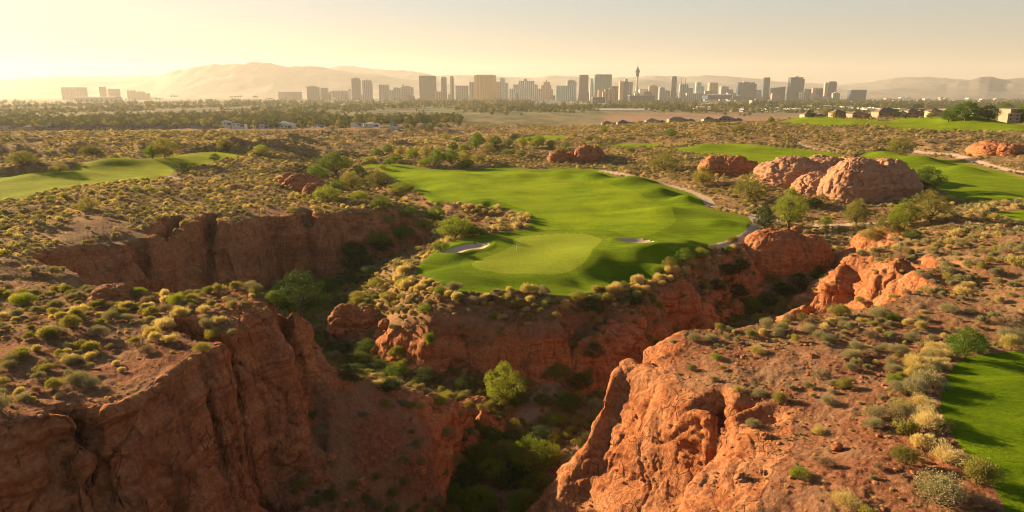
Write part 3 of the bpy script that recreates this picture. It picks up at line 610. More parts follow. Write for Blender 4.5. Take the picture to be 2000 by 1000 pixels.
def leaf_mat(name, stops, trans=.35, var=.25):
    m = bpy.data.materials.new(name); m.use_nodes = True; nt = m.node_tree; b = NB(nt); bs = nt.nodes["Principled BSDF"]; out = nt.nodes["Material Output"]
    oi = b.n("ShaderNodeObjectInfo"); p = b.pos()
    n = b.noise(p, 1.3, 3, .6)
    f = b.math('ADD', b.math('MULTIPLY', oi.outputs["Random"], .7), b.math('MULTIPLY', n, .45)); 
    k = len(stops); col = b.ramp(f, [(.1 + .8*i/(k-1), c) for i, c in enumerate(stops)])
    nt.links.new(col, bs.inputs["Base Color"]); bs.inputs["Roughness"].default_value = .7; bs.inputs["Specular IOR Level"].default_value = .2
    tr = b.n("ShaderNodeBsdfTranslucent"); tc = b.mix(1.0, col, (1.25, 1.2, .55), 'MULTIPLY'); nt.links.new(tc, tr.inputs[0])
    mx = b.n("ShaderNodeMixShader"); mx.inputs[0].default_value = trans; nt.links.new(bs.outputs[0], mx.inputs[1]); nt.links.new(tr.outputs[0], mx.inputs[2]); nt.links.new(mx.outputs[0], out.inputs[0])
    return m
L_SAGE = leaf_mat("sage_leaves", [(.19, .18, .10), (.27, .245, .14), (.31, .28, .165), (.28, .235, .125)], .25)
L_STRAW = leaf_mat("straw_blades", [(.44, .34, .17), (.57, .46, .26), (.50, .40, .20), (.38, .33, .14)], .38)
L_OLIVE = leaf_mat("olive_leaves", [(.13, .125, .04), (.22, .205, .055), (.33, .285, .08), (.19, .19, .05)], .35)
L_DRY = leaf_mat("dry_twigs", [(.22, .15, .10), (.34, .24, .15), (.27, .20, .13)], .15)
L_LIME = leaf_mat("lime_leaves", [(.13, .18, .02), (.19, .24, .03), (.25, .28, .04)], .42)
L_GREEN = leaf_mat("tree_leaves", [(.06, .11, .018), (.10, .17, .025), (.16, .22, .03), (.09, .13, .02)], .4)
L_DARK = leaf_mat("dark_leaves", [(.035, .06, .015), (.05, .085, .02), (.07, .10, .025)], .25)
M_BARK = plain_mat("bark", (.10, .07, .05), (.19, .13, .09), 4)
def cards(rg, cen, out, size, asp=2.2, jit=.9):
    """one small four-sided leaf at each point"""
    n = len(cen); d = out + jit*rg.normal(size=(n, 3)); d /= np.linalg.norm(d, axis=1, keepdims=True)
    s = np.cross(d, rg.normal(size=(n, 3))); s /= np.linalg.norm(s, axis=1, keepdims=True)
    sz = (size*rg.uniform(.6, 1.4, n))[:, None]; a = d*sz; w_ = s*sz/asp
    V_ = np.stack([cen - a*.5, cen + w_*.5, cen + a*.6, cen - w_*.5], 1).reshape(-1, 3)
    return V_, np.arange(n*4).reshape(-1, 4)
def tube_pts(p0, p1, r0, r1, k=5):
    p0 = np.array(p0, float); p1 = np.array(p1, float); d = p1-p0; d /= np.linalg.norm(d)+1e-9
    a = np.cross(d, (0.3, .2, 1) if abs(d[2]) < .9 else (1, 0, 0)); a /= np.linalg.norm(a); b_ = np.cross(d, a)
    an = np.arange(k)/k*2*np.pi; ring = np.cos(an)[:, None]*a + np.sin(an)[:, None]*b_
    return np.concatenate([p0+ring*r0, p1+ring*r1]), np.array([[i, (i+1) % k, k+(i+1) % k, k+i] for i in range(k)])
def tubes(segs, k=5):
    VV = []; QQ = []; o = 0
    for s in segs:
        v_, q_ = tube_pts(*s, k=k); VV.append(v_); QQ.append(q_+o); o += len(v_)
    return np.concatenate(VV), np.concatenate(QQ)
def shrub_meshes(seed, leaf, n, size, asp, height=.8, lobes=9, spiky=0.0, jit=.8):
    rg = np.random.default_rng(seed)
    lc = []; 
    for i in range(lobes):
        a = rg.uniform(0, 6.28); r = rg.uniform(.1, .62)*(.4+.6*rg.uniform()); lc.append((r*math.cos(a), r*math.sin(a), height*rg.uniform(.25, .62), rg.uniform(.26, .46)))
    lc = np.array(lc); pick = rg.integers(0, lobes, n)
    d = rg.normal(size=(n, 3)); d[:, 2] = np.abs(d[:, 2])*1.0 - .25*rg.uniform(size=n); d /= np.linalg.norm(d, axis=1, keepdims=True)
    rr = rg.uniform(.45, 1.05, n)**.6; cen = lc[pick, :3] + d*(lc[pick, 3]*rr)[:, None]
    cen[:, 2] = np.maximum(cen[:, 2], .02 + .05*rg.uniform(size=n))
    out = cen - np.array([0, 0, -.1]); out /= np.linalg.norm(out, axis=1, keepdims=True); out = out*(1+spiky) + np.array([0, 0, .4])
    V_, Q_ = cards(rg, cen, out, size, asp, jit)
    fol = np_mesh("shrub_foliage", V_, Q_, mats=[leaf])
    segs = []
    for i in range(lobes):
        e = lc[i, :3]*np.array([1, 1, 1.05]); segs.append(((0, 0, -.12), e*.5+np.array([0, 0, -.02]), .022, .014)); segs.append((e*.5+np.array([0, 0, -.02]), e, .014, .006))
    v_, q_ = tubes(segs, 4); st = np_mesh("shrub_stems", v_, q_, mats=[M_BARK])
    return fol, st
KINDS = [("sage", L_SAGE, 2400, .075, 1.9, .75, 12, 0, .8), ("sage", L_SAGE, 2100, .085, 1.7, .62, 9, 0, .8), ("straw", L_STRAW, 1700, .17, 7, .72, 8, 1.5, .35), ("straw", L_STRAW, 1500, .13, 4, .6, 12, .8, .5),
         ("olive", L_OLIVE, 2000, .08, 2.0, .85, 11, 0, .8), ("dry", L_DRY, 1700, .12, 6, .7, 10, .8, .6), ("lime", L_LIME, 2200, .085, 1.8, .95, 12, 0, .8), ("olive", L_OLIVE, 1900, .09, 2.4, .7, 9, .3, .7)]
HI = [shrub_meshes(100+i, k[1], k[2], k[3], k[4], k[5], k[6], k[7], k[8]) for i, k in enumerate(KINDS)]
BIG = {0: shrub_meshes(150, L_SAGE, 7000, .042, 2.0, .75, 18, 0, .8), 1: shrub_meshes(151, L_SAGE, 7000, .045, 2.0, .7, 16, 0, .8), 3: shrub_meshes(152, L_STRAW, 5000, .08, 5, .7, 18, .8, .5), 4: shrub_meshes(153, L_OLIVE, 7000, .045, 2.2, .8, 18, .2, .8), 6: shrub_meshes(154, L_LIME, 6500, .045, 2.0, .9, 16, 0, .8)}
LO = [shrub_meshes(200+i, k[1], 260, .20, min(k[4], 3), k[5], k[6], k[7]*.5, k[8])[0] for i, k in enumerate(KINDS)]
SHC = {"sage": "grey green sage bush", "straw": "golden dry brittlebush", "olive": "olive green creosote bush", "dry": "brown twiggy bush", "lime": "yellow green leafy bush"}
def add_obj(name, me, loc, rz=0, sc=(1, 1, 1), parent=None):
    o = bpy.data.objects.new(name, me); C.objects.link(o); o.location = loc; o.rotation_euler = (0, 0, rz); o.scale = sc if isinstance(sc, tuple) else (sc, sc, sc); o.parent = parent; return o
def shrub(k, x, y, rad, rz, label, group, hs=1.0):
    pr = BIG.get(k, HI[k]) if rad > 1.05 and math.hypot(x, y) < 120 else HI[k]
    z = float(hz(x, y))
    o = add_obj("desert_shrub", pr[0], (x, y, z-.04*rad), rz, (rad, rad, rad*hs)); tag(o, label, "shrub", group)
    add_obj("stems", pr[1], (0, 0, 0), 0, 1.0, o); return o
def ground_at(u, v, z=0):
    """where the photograph's ray at (u, v) meets the ground"""
    d = np.array([u-1000, F*CP + (500-v)*SP, -F*SP + (500-v)*CP]); d /= d[1]
    Ys = np.exp(np.linspace(math.log(40), math.log(6000), 3000)); zz = CZ + d[2]*Ys; g = hz(d[0]*Ys, Ys)
    i = int(np.argmax(zz < g))
    if i == 0: i = len(Ys)-1
    return d[0]*Ys[i], Ys[i], float(g[i])
RG = np.random.default_rng(11)
# ---- hand placed shrubs: u, v of the foot, width in photo px, kind, label
HAND = [(347,598,50,6,1.15,"bright yellow green bush standing on the back rim of the near left mesa"), (45,600,54,6,1.0,"yellow green bush at the left frame edge on the mesa top"), (148,752,62,0,.9,"big grey round sage bush alone on the bare mesa top"),
 (92,665,60,4,.9,"dark olive bush in the cluster at the left end of the mesa top"), (190,655,50,1,.9,"pale sage bush in the middle of the mesa top cluster"), (325,640,66,3,.8,"broad golden bush below the bright green one on the mesa"), (238,726,24,3,1,"tiny golden tuft alone on the bare centre of the mesa top"),
 (290,690,58,5,.7,"low brown bush row on the bare mesa top"), (405,640,44,0,1,"round sage bush at the top of the cluster beside the mesa crack"), (430,632,38,3,1,"golden tufted bush on the brink above the cliff corner"), (420,665,56,4,.8,"olive bush in the cluster above the mesa crack"),
 (398,688,60,4,.7,"dark olive mat hanging at the lower end of the cliff top cluster"), (455,655,36,1,.9,"pale sage bush nearest the cliff corner"), (372,706,18,3,1,"tiny straw tuft beside the cliff edge"), (75,740,34,0,.9,"small sage bush near the left edge of the bare mesa"), (38,770,36,3,.9,"golden tuft low at the left frame edge"),
 (20,720,44,1,.9,"grey sage bush cut by the left frame edge"), (265,780,20,4,.9,"small dark tuft on the bare rim gravel"), (180,700,40,3,.8,"straw coloured bush behind the lone sage bush"), (142,640,60,4,.9,"olive mound on the mesa top with pale tips"),
 (1808,758,92,1,.85,"large rounded silver green bush at the edge of the tee lawn"), (1745,752,50,6,.9,"yellow green bush left of the large silver bush"), (1712,818,66,0,.8,"grey sage bush on the slope below the silver bush"), (1800,822,70,1,.95,"silvery bush touching the left edge of the tee lawn"),
 (1850,905,90,3,.8,"golden green bush in the hedge along the tee lawn"), (1765,905,84,4,.9,"olive bush in the middle of the lower right thicket"), (1830,978,130,0,.9,"very large grey green bush in the lower right corner thicket"), (1905,945,110,4,.9,"tall golden olive bush beside the shaded tee lawn"),
 (1655,985,90,3,.6,"wide golden tuft at the bottom edge of the frame"), (1925,990,60,5,.9,"bare grey twiggy bush in the lower right corner"), (1560,935,60,6,.75,"bright yellow green tussock on the reddish lower slope"), (1597,850,46,3,.9,"golden bush on the slope above the yellow green tussock"),
 (1470,835,50,1,.8,"pale sage bush at the head of the shaded rock recess"), (1520,790,52,4,1.1,"upright olive bush on the near right slope"), (1600,740,70,5,.8,"brown dry bush in the middle of the near right slope"), (1660,700,50,0,.8,"sage bush pair on the near right hill"),
 (1400,705,36,6,.9,"lone yellow green bush on the near right rock rim"), (1352,725,34,4,.9,"small dark round bush by the near right rock rim"), (1480,690,56,3,.7,"golden bush patch behind the near right rim"), (1578,650,46,0,.9,"round dark sage bush left on the right hill crest"),
 (1640,618,66,4,.8,"long dark olive bush on the crest of the right hill"), (1712,620,60,0,.8,"grey olive bush next to the long one on the hill crest"), (1850,610,50,0,.8,"sage bush under the reddish bank at right"), (1755,690,56,1,.8,"sage bush in shade of the right hill top"),
 (1700,660,48,5,.8,"brown bush on the bare red hill top"), (1960,640,56,5,.9,"straw brown bush at the right frame edge above the tee"), (1985,520,60,3,.8,"golden bush cut by the right frame edge"), (1440,765,40,3,.8,"straw tuft on the terrace above the rock recess"), (1650,760,50,4,.9,"olive bush right of the brown dry bush"),
 (1092,832,66,6,.9,"yellow green bush in the wash below the plateau"), (1005,840,60,4,.9,"olive bush in the canyon beside the red knob"), (840,680,44,6,1.3,"bright yellow green bush on the plateau's rocky flank"), (970,745,50,4,.8,"dark bush at the foot of the plateau wall"), (630,850,50,0,.8,"dark sage bush on the shaded cliff foot"),
 (610,820,40,4,.9,"dark olive bush tucked under the left cliff"), (1430,475,40,4,.8,"dark round bush where the cart path ends"), (1165,800,70,0,.7,"grey brush mound in the canyon by the near right rock"), (820,800,44,3,.8,"golden bush on the spur ridge"), (860,790,54,6,.7,"yellow green bush at the end of the spur ridge"), (735,752,44,3,.6,"golden tufts at the top of the spur ridge")]
taken = []
for u, v, wpx, k, hs, lab in HAND:
    x, y, z = ground_at(u, v); d = math.hypot(x, y); rad = .5*wpx/F*math.sqrt(d*d+(CZ-z)**2)
    shrub(k, x, y, rad*.92, RG.uniform(0, 6), lab, None, hs*1.1); taken.append((x, y, rad))
tx = np.array([t[0] for t in taken]); ty = np.array([t[1] for t in taken]); tr_ = np.array([t[2] for t in taken])
# ---- scatter
def jgrid(r0, r1, c):
    t = R(44); x = np.arange(-r1*math.sin(t), r1*math.sin(t), c); y = np.arange(r0*.6, r1, c); a, b_ = np.meshgrid(x, y); a = a.ravel() + RG.uniform(-.5, .5, a.size)*c; b_ = b_.ravel() + RG.uniform(-.5, .5, b_.size)*c
    r = np.hypot(a, b_); m = (r >= r0) & (r < r1) & (np.abs(np.arctan2(a, b_)) < R(42)); return a[m], b_[m]
SX = []; SY = []; SR = []
for r0, r1, c, ra, rb in ((40, 120, 1.45, .40, 1.5), (120, 260, 1.65, .6, 1.7), (260, 480, 1.9, .65, 1.8), (480, 780, 2.6, .85, 2.2), (780, 1050, 4.0, 1.2, 2.8)):
    a, b_ = jgrid(r0, r1, c); SX.append(a); SY.append(b_); SR.append(ra*.8 + (rb*1.15-ra*.8)*RG.uniform(0, 1, len(a))**2.4)
SX = np.concatenate(SX); SY = np.concatenate(SY); SR = np.concatenate(SR); rr_ = np.hypot(SX, SY)
SZ = hz(SX, SY); SU, SV = proj(SX, SY, SZ)
e_ = np.maximum(1.2, rr_*.01); sgx = (hz(SX+e_, SY)-hz(SX-e_, SY))/(2*e_); sgy = (hz(SX, SY+e_)-hz(SX, SY-e_))/(2*e_); ssl = np.hypot(sgx, sgy)
stf = np.full(SX.shape, -1e3)
for nm, pg in TURFS: stf = np.maximum(stf, sdist(pg, SX, SY))
spd = np.full(SX.shape, 99.0)
for pts, hw in PATHS: spd = np.minimum(spd, np.where(rr_ < 900, dist_line(pts, SX, SY) - hw, 99))
cl = fbm(SX, SY, None, 16, 3, 201); cl2 = fbm(SX, SY, None, 5, 2, 202)
dens = .62 + .16*sstep(120, 220, rr_) + 1.0*cl + .6*cl2
def inuv(pg): return inside(pg, SU, SV)
bareLF = inuv([(-200,680),(120,660),(240,625),(330,640),(400,600),(600,620),(440,720),(340,770),(200,830),(-200,900)]) & (rr_ < 120)
dens[bareLF] -= .72; dens[inuv([(-300,560),(420,560),(440,620),(200,690),(-300,720)]) & (rr_ < 130)] += .22
dens[inuv([(1380,650),(1700,600),(1830,700),(1640,860),(1500,840),(1300,780)]) & (rr_ < 125)] -= .20
dens[inuv([(1560,850),(1750,800),(1860,1010),(1300,1010)]) & (rr_ < 90)] -= .12
dens[inuv([(1680,780),(1830,720),(1960,1010),(1700,1010)]) & (rr_ < 100)] += .30
dens[(SU < 1080) & (SU > 480) & (SV > 236) & (SV < 300) & (rr_ > 480)] -= .38
dens[inuv([(1330,650),(1352,690),(1310,745),(1380,770),(1440,806),(1500,790),(1565,800),(1550,870),(1505,940),(1475,1040),(1000,1040),(1158,800),(1228,690)]) & (rr_ < 106)] -= .75
dens[inuv([(606,735),(730,772),(830,806),(866,850),(868,930),(850,1060),(520,1060),(560,930),(596,860)]) & (rr_ < 116)] += .75
dens[inuv([(80,420),(300,430),(330,470),(120,480)])] -= .3
dens[inuv([(600,700),(900,830),(880,1010),(500,1010)]) & (rr_ < 112)] -= .42
rim = sstep(-7, -1.0, stf) * (rr_ < 260); dens += .6*rim
floor_ = (SZ < -12) & (rr_ < 330); dens[floor_] += .35
flk = (np.hypot(SX, SY-170) < 60) & (SY > 118) & (SX > -60) & (SX < 60)
dens -= sstep(.55, 1.1, ssl)*np.where(flk, .45, .8)
dens += flk*(.3 + .9*sstep(-10, -6, SZ))
dens -= 2*(wash_ := sstep(2.6, 1.4, np.where(rr_ < 200, dist_line(WASH, SX, SY), 99)))
ok = (RG.uniform(0, 1, len(SX)) < dens) & (stf < -.35 - .2*SR) & (spd > .25) & (SU > -260) & (SU < 2260) & (SV < 1150)
ok &= ~((rr_ < 62) & (SV > 1080))
for i in range(len(taken)): ok &= (np.hypot(SX-tx[i], SY-ty[i]) > tr_[i]*.75)
# valley edge: nothing beyond the suburb line
ok &= ~((SV < 256) & (SU < 900)); ok &= ~((SV < 240) & (SU < 1500) & (rr_ > 700))
SX, SY, SZ, SR, SU, SV, rr_, ssl, cl, stf = (a[ok] for a in (SX, SY, SZ, SR, SU, SV, rr_, ssl, cl, stf))
if QUICK: pass
kr = RG.uniform(0, 1, len(SX)) + .3*fbm(SX, SY, None, 25, 2, 205)
SK = np.select([kr < .28, kr < .48, kr < .55, kr < .68, kr < .80, kr < .93, kr < .945], [0, 1, 2, 3, 4, 5, 6], 7)
gd = (rr_ > 150) & (RG.uniform(0, 1, len(SX)) < .35); SK[gd] = np.where(RG.uniform(0, 1, gd.sum()) < .35, 3, 1)
fl = (SZ < -9) & (rr_ < 330); SK[fl] = np.where(RG.uniform(0, 1, fl.sum()) < .55, 4, np.where(RG.uniform(0, 1, fl.sum()) < .5, 7, 0)); SR[fl] *= 1.25
rimm = (stf > -5) & (rr_ < 260) & (SX > -45); SK[rimm] = np.where(RG.uniform(0, 1, rimm.sum()) < .5, np.where(RG.uniform(0, 1, rimm.sum()) < .5, 3, 2), SK[rimm]); SR[rimm] *= 1.5
# line of sight
vis = np.ones(len(SX), bool)
for t in np.linspace(.35, .97, 40):
    vis &= (CZ + (SZ + SR*.8 - CZ)*t) > hz(SX*t, SY*t) - .3
inf = (SU > -10) & (SU < 2010) & (SV > 0) & (SV < 1010)
score = np.where(vis & inf, SR/np.sqrt(rr_**2 + (CZ-SZ)**2), -1)
NIND = 300 - len(HAND); order = np.argsort(-score); ind = order[:NIND]
def region(u, v, r):
    if u < 620 and r < 118:
        if v < 615: return "along the back rim of the near left mesa top"
        if v < 690: return ("at the left end of the near left mesa top" if u < 200 else "in the middle of the near left mesa top" if u < 400 else "above the cliff corner of the near left mesa")
        return ("on the bare gravel of the near left mesa" if u < 330 else "on the shaded cliff side of the near left mesa")
    if u < 1000 and r < 125: return ("on the crest of the spur right of the left mesa" if v < 800 else "on the shaded face of the spur" if u < 830 else "at the low end of the spur")
    if u < 1180 and r < 140: return ("in the canyon bottom at the end of the spur" if v > 860 and u < 960 else "in the canyon bottom left of the near right rock" if v > 860 else "in the canyon beside the bright leafy tree" if u < 1060 else "in the wash below the plateau wall")
    if r < 75: return ("at the bottom edge of the near right slope" if u < 1600 else "in the thicket beside the lower right tee lawn")
    if r < 95: return ("on the rock lobes of the near right hill" if u < 1450 else "on the middle of the near right slope" if u < 1720 else "left of the lower right tee lawn" if v > 720 else "above the lower right tee lawn")
    if r < 125: return ("along the crest of the near right hill" if u < 1700 else "on the bank above the tee at the right frame edge")
    if u > 1520: return "on the upper right hillside below the far fairways"
    if u > 1100: return "on the plateau rim right of the putting green"
    return "on the plateau slope under the putting green"
for i in ind:
    k = int(SK[i]); rgn = region(SU[i], SV[i], rr_[i]); big = "large " if score[i] > .0125 else "small " if score[i] < .0085 else ""
    shrub(k, float(SX[i]), float(SY[i]), float(SR[i]), RG.uniform(0, 6), (big + SHC[KINDS[k][0]] + " " + rgn), big + SHC[KINDS[k][0]].replace("bush", "bushes") + " " + rgn, RG.uniform(.85, 1.2))
rest = order[NIND:]
# ---- everything else of that kind as one object
def gn_scatter(name, label, X_, Y_, Z_, SC_, K_, meshes):
    col = bpy.data.collections.new(name + "_kinds")
    for i, me in enumerate(meshes):
        o = bpy.data.objects.new("%s_kind_%02d" % (name, i), me); col.objects.link(o)
    n = len(X_); me = bpy.data.meshes.new(name); me.vertices.add(n); me.vertices.foreach_set("co", np.stack([X_, Y_, Z_], -1).astype(np.float32).reshape(-1))
    for an, ty_, ar in (("sc", 'FLOAT', SC_), ("rz", 'FLOAT', RG.uniform(0, 6.28, n)), ("hs", 'FLOAT', RG.uniform(.8, 1.25, n))):
        a = me.attributes.new(an, ty_, 'POINT'); a.data.foreach_set("value", np.asarray(ar, np.float32))
    a = me.attributes.new("kd", 'INT', 'POINT'); a.data.foreach_set("value", np.asarray(K_, np.int32))
    o = bpy.data.objects.new(name, me); C.objects.link(o); tag(o, label, kind="stuff")
    ng = bpy.data.node_groups.new(name, 'GeometryNodeTree'); ng.interface.new_socket("Geometry", in_out='INPUT', socket_type='NodeSocketGeometry'); ng.interface.new_socket("Geometry", in_out='OUTPUT', socket_type='NodeSocketGeometry')
    N = ng.nodes.new; l = ng.links.new; gi = N("NodeGroupInput"); go = N("NodeGroupOutput"); ci_ = N("GeometryNodeCollectionInfo"); ci_.inputs["Collection"].default_value = col; ci_.inputs["Separate Children"].default_value = True; ci_.inputs["Reset Children"].default_value = True
    ip = N("GeometryNodeInstanceOnPoints"); ip.inputs["Pick Instance"].default_value = True
    def at(nm, dt):
        q_ = N("GeometryNodeInputNamedAttribute"); q_.data_type = dt; q_.inputs["Name"].default_value = nm; return q_.outputs["Attribute"]
    sc_ = at("sc", 'FLOAT'); cx = N("ShaderNodeCombineXYZ"); l(at("rz", 'FLOAT'), cx.inputs[2]); cs = N("ShaderNodeCombineXYZ"); mm_ = N("ShaderNodeMath"); mm_.operation = 'MULTIPLY'; l(sc_, mm_.inputs[0]); l(at("hs", 'FLOAT'), mm_.inputs[1])
    l(sc_, cs.inputs[0]); l(sc_, cs.inputs[1]); l(mm_.outputs[0], cs.inputs[2])
    er = N("FunctionNodeEulerToRotation"); l(cx.outputs[0], er.inputs[0])
    l(gi.outputs[0], ip.inputs["Points"]); l(ci_.outputs[0], ip.inputs["Instance"]); l(at("kd", 'INT'), ip.inputs["Instance Index"]); l(er.outputs[0], ip.inputs["Rotation"]); l(cs.outputs[0], ip.inputs["Scale"]); l(ip.outputs[0], go.inputs[0])
    md = o.modifiers.new("scatter", 'NODES'); md.node_group = ng; return o
kk = SK[rest] + np.where(rr_[rest] > 170, 8, 0)
gn_scatter("brush", "low desert brush carpeting the mesas, canyon slopes and far flats", SX[rest], SY[rest], SZ[rest]-.04*SR[rest], SR[rest], kk, [h[0] for h in HI] + LO)
print("shrubs", len(SX))
# thick brush on the flanks of the plateau and down the canyon sides
a, b_ = jgrid(112, 300, 1.5); z_ = hz(a, b_); u_, v_ = proj(a, b_, z_); t_ = np.full(a.shape, -1e3)
for nm, pg in TURFS: t_ = np.maximum(t_, sdist(pg, a, b_))
sx_ = (hz(a+1.5, b_)-hz(a-1.5, b_))/3; sy_ = (hz(a, b_+1.5)-hz(a, b_-1.5))/3; s_l = np.hypot(sx_, sy_)
fk = inside([(560,640),(700,560),(800,520),(900,560),(1060,575),(1200,555),(1330,510),(1470,470),(1660,490),(1600,560),(1450,640),(1330,660),(1250,640),(1150,650),(960,650),(830,640),(730,610),(640,660),(600,720),(1000,780),(1150,760),(1150,720),(900,735),(700,700)], u_, v_) & (b_ > 118)
pr_ = .62 + .8*fbm(a, b_, None, 8, 3, 311) - .35*sstep(.9, 2.0, s_l)
mm = fk & (t_ < -.8) & (RG.uniform(0, 1, len(a)) < pr_); n_ = mm.sum(); k_ = np.array([4, 7, 0, 5, 1, 3, 4, 6])[RG.integers(0, 8, n_)]
k_ = np.where(RG.uniform(0, 1, n_) < .9, k_, 2)
gn_scatter("canyon_brush", "thick dark brush on the plateau flanks and canyon sides", a[mm], b_[mm], z_[mm] + .1, .5 + .8*RG.uniform(0, 1, n_)**1.6, k_ + np.where(np.hypot(a[mm], b_[mm]) > 200, 8, 0), [h[0] for h in HI] + LO)
# small tufts and stones on the near bare soil
a, b_ = jgrid(42, 170, .75); z_ = hz(a, b_); u_, v_ = proj(a, b_, z_); t_ = np.full(a.shape, -1e3)
for nm, pg in TURFS: t_ = np.maximum(t_, sdist(pg, a, b_))
sx_ = (hz(a+1, b_)-hz(a-1, b_))/2; sy_ = (hz(a, b_+1)-hz(a, b_-1))/2
mm = (t_ < -.3) & (RG.uniform(0, 1, len(a)) < .30 + .6*fbm(a, b_, None, 7, 3, 301)) & (np.hypot(sx_, sy_) < .75) & (u_ > -150) & (u_ < 2150) & (v_ < 1100)
gn_scatter("dry_grass", "small dry tufts scattered over the near soil", a[mm], b_[mm], z_[mm], RG.uniform(.10, .34, mm.sum()), RG.integers(0, 4, mm.sum()), [LO[2], LO[3], LO[5], LO[1]])
def stone(seed):
    rg = np.random.default_rng(seed); import bmesh as bm_
    b_ = bm_.new(); bm_.ops.create_icosphere(b_, subdivisions=2, radius=1)
    for v in b_.verts:
        p = np.array(v.co); f = 1 + .35*float(vnoise(np.array([p[0]*1.3+seed]), np.array([p[1]*1.3]), np.array([p[2]*1.3]), seed)[0]); v.co = Vector(p*f*np.array([1, .8, .55]))
    me = bpy.data.meshes.new("stone"); b_.to_mesh(me); b_.free(); me.materials.append(M_ROCK); return me
mm = (t_ < -.3) & (RG.uniform(0, 1, len(a)) < .16 + .5*fbm(a, b_, None, 11, 3, 302)) & (u_ > -150) & (u_ < 2150) & (v_ < 1100)
aa = a[mm]+RG.uniform(-.4, .4, mm.sum()); bb = b_[mm]+RG.uniform(-.4, .4, mm.sum())
gn_scatter("loose_stones", "loose red stones strewn over the near soil", aa, bb, hz(aa, bb), .06 + .30*RG.uniform(0, 1, mm.sum())**3.5, RG.integers(0, 3, mm.sum()), [stone(1), stone(2), stone(3)])
# ------------------------------------------------------------------ trees
def tree_meshes(seed, leaf, wid=1.0, hgt=1.1, clumps=60, per=70, lsz=.05, trunk=.28, low=.25, airy=0.0):
    """unit tree: crown radius about 1, height 2*hgt; returns crown mesh and trunk mesh"""
    rg = np.random.default_rng(seed); segs = []; ends = []
    segs.append(((0, 0, -.1), (.03, .02, trunk), .075, .06))
    for i in range(7):
        a = i/7*6.28 + rg.uniform(-.3, .3); el = rg.uniform(.5, 1.35); ln = rg.uniform(.6, .95); p0 = np.array([.03, .02, trunk*rg.uniform(.7, 1)])
        d = np.array([math.cos(a)*math.cos(el)*wid, math.sin(a)*math.cos(el)*wid, math.sin(el)*hgt]); p1 = p0 + d*ln*.6; segs.append((p0, p1, .045, .028))
        for j in range(3):
            d2 = d + rg.normal(size=3)*.35; p2 = p1 + d2*ln*rg.uniform(.4, .75); segs.append((p1, p2, .026, .010)); ends.append(p2)
    cs = []
    while len(cs) < clumps:
        p = rg.normal(size=3); p /= np.linalg.norm(p); rad = rg.uniform(.35, 1)**.5
        q_ = np.array([p[0]*wid*rad, p[1]*wid*rad, low + (2*hgt-low)*(.5 + .5*p[2]*rad)])
        t = q_[2]/(2*hgt); wlim = 1.0 - .55*max(0, t-.6)/.4 - .35*max(0, .25-t)/.25
        q_[:2] *= wlim
        if airy and vnoise(np.array([q_[0]*1.8+seed]), np.array([q_[1]*1.8]), np.array([q_[2]*1.8]), seed)[0] < -.55+airy: continue
        cs.append(q_)
    cs = np.array(cs + ends); n = len(cs)*per; ci_ = np.repeat(np.arange(len(cs)), per)
    rc = rg.uniform(.13, .26, len(cs))[ci_][:, None]; d = rg.normal(size=(n, 3)); d /= np.linalg.norm(d, axis=1, keepdims=True)
    cen = cs[ci_] + d*rc*(rg.uniform(.3, 1, (n, 1))**.5)*np.array([1.15, 1.15, .8]); cen[:, 2] = np.maximum(cen[:, 2], .03)
    V_, Q_ = cards(rg, cen, d + np.array([0, 0, .2]), lsz, 1.9, .8)
    cr = np_mesh("crown", V_, Q_, mats=[leaf]); v_, q_ = tubes(segs, 6); tk = np_mesh("trunk", v_, q_, mats=[M_BARK], smooth=True)
    return cr, tk
TR = {"green": tree_meshes(1, L_GREEN, 1.0, .72, 80, 80, .055), "green2": tree_meshes(2, L_GREEN, 1.0, .85, 90, 80, .055, .3, .18, .1), "lime": tree_meshes(3, L_LIME, 1.0, .72, 80, 80, .055, .2, .08), "lime2": tree_meshes(4, L_LIME, .95, .9, 90, 80, .05, .33, .3, .1),
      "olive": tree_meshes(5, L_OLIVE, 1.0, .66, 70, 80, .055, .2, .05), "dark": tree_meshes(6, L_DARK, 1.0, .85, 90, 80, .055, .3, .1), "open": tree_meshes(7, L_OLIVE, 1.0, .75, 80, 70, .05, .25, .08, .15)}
def tree(u, v, wpx, hpx, kd, label, group=None, name="tree"):
    x, y, z = ground_at(u, v); d = math.sqrt(x*x+y*y+(CZ-z)**2); rad = .5*wpx/F*d*.84; cr, tk = TR[kd]; hh = hpx/F*d*1.08
    zs = hh/(float(max(vv.co.z for vv in cr.vertices)))
    o = add_obj(name, None, (x, y, z-.1), RG.uniform(0, 6), (rad, rad, zs)); tag(o, label, "tree" if name == "tree" else "bush", group)
    add_obj("crown", cr, (0, 0, 0), 0, 1.0, o); add_obj("trunk", tk, (0, 0, 0), 0, 1.0, o); return o
G1 = "trees in the far gully behind the main fairway"
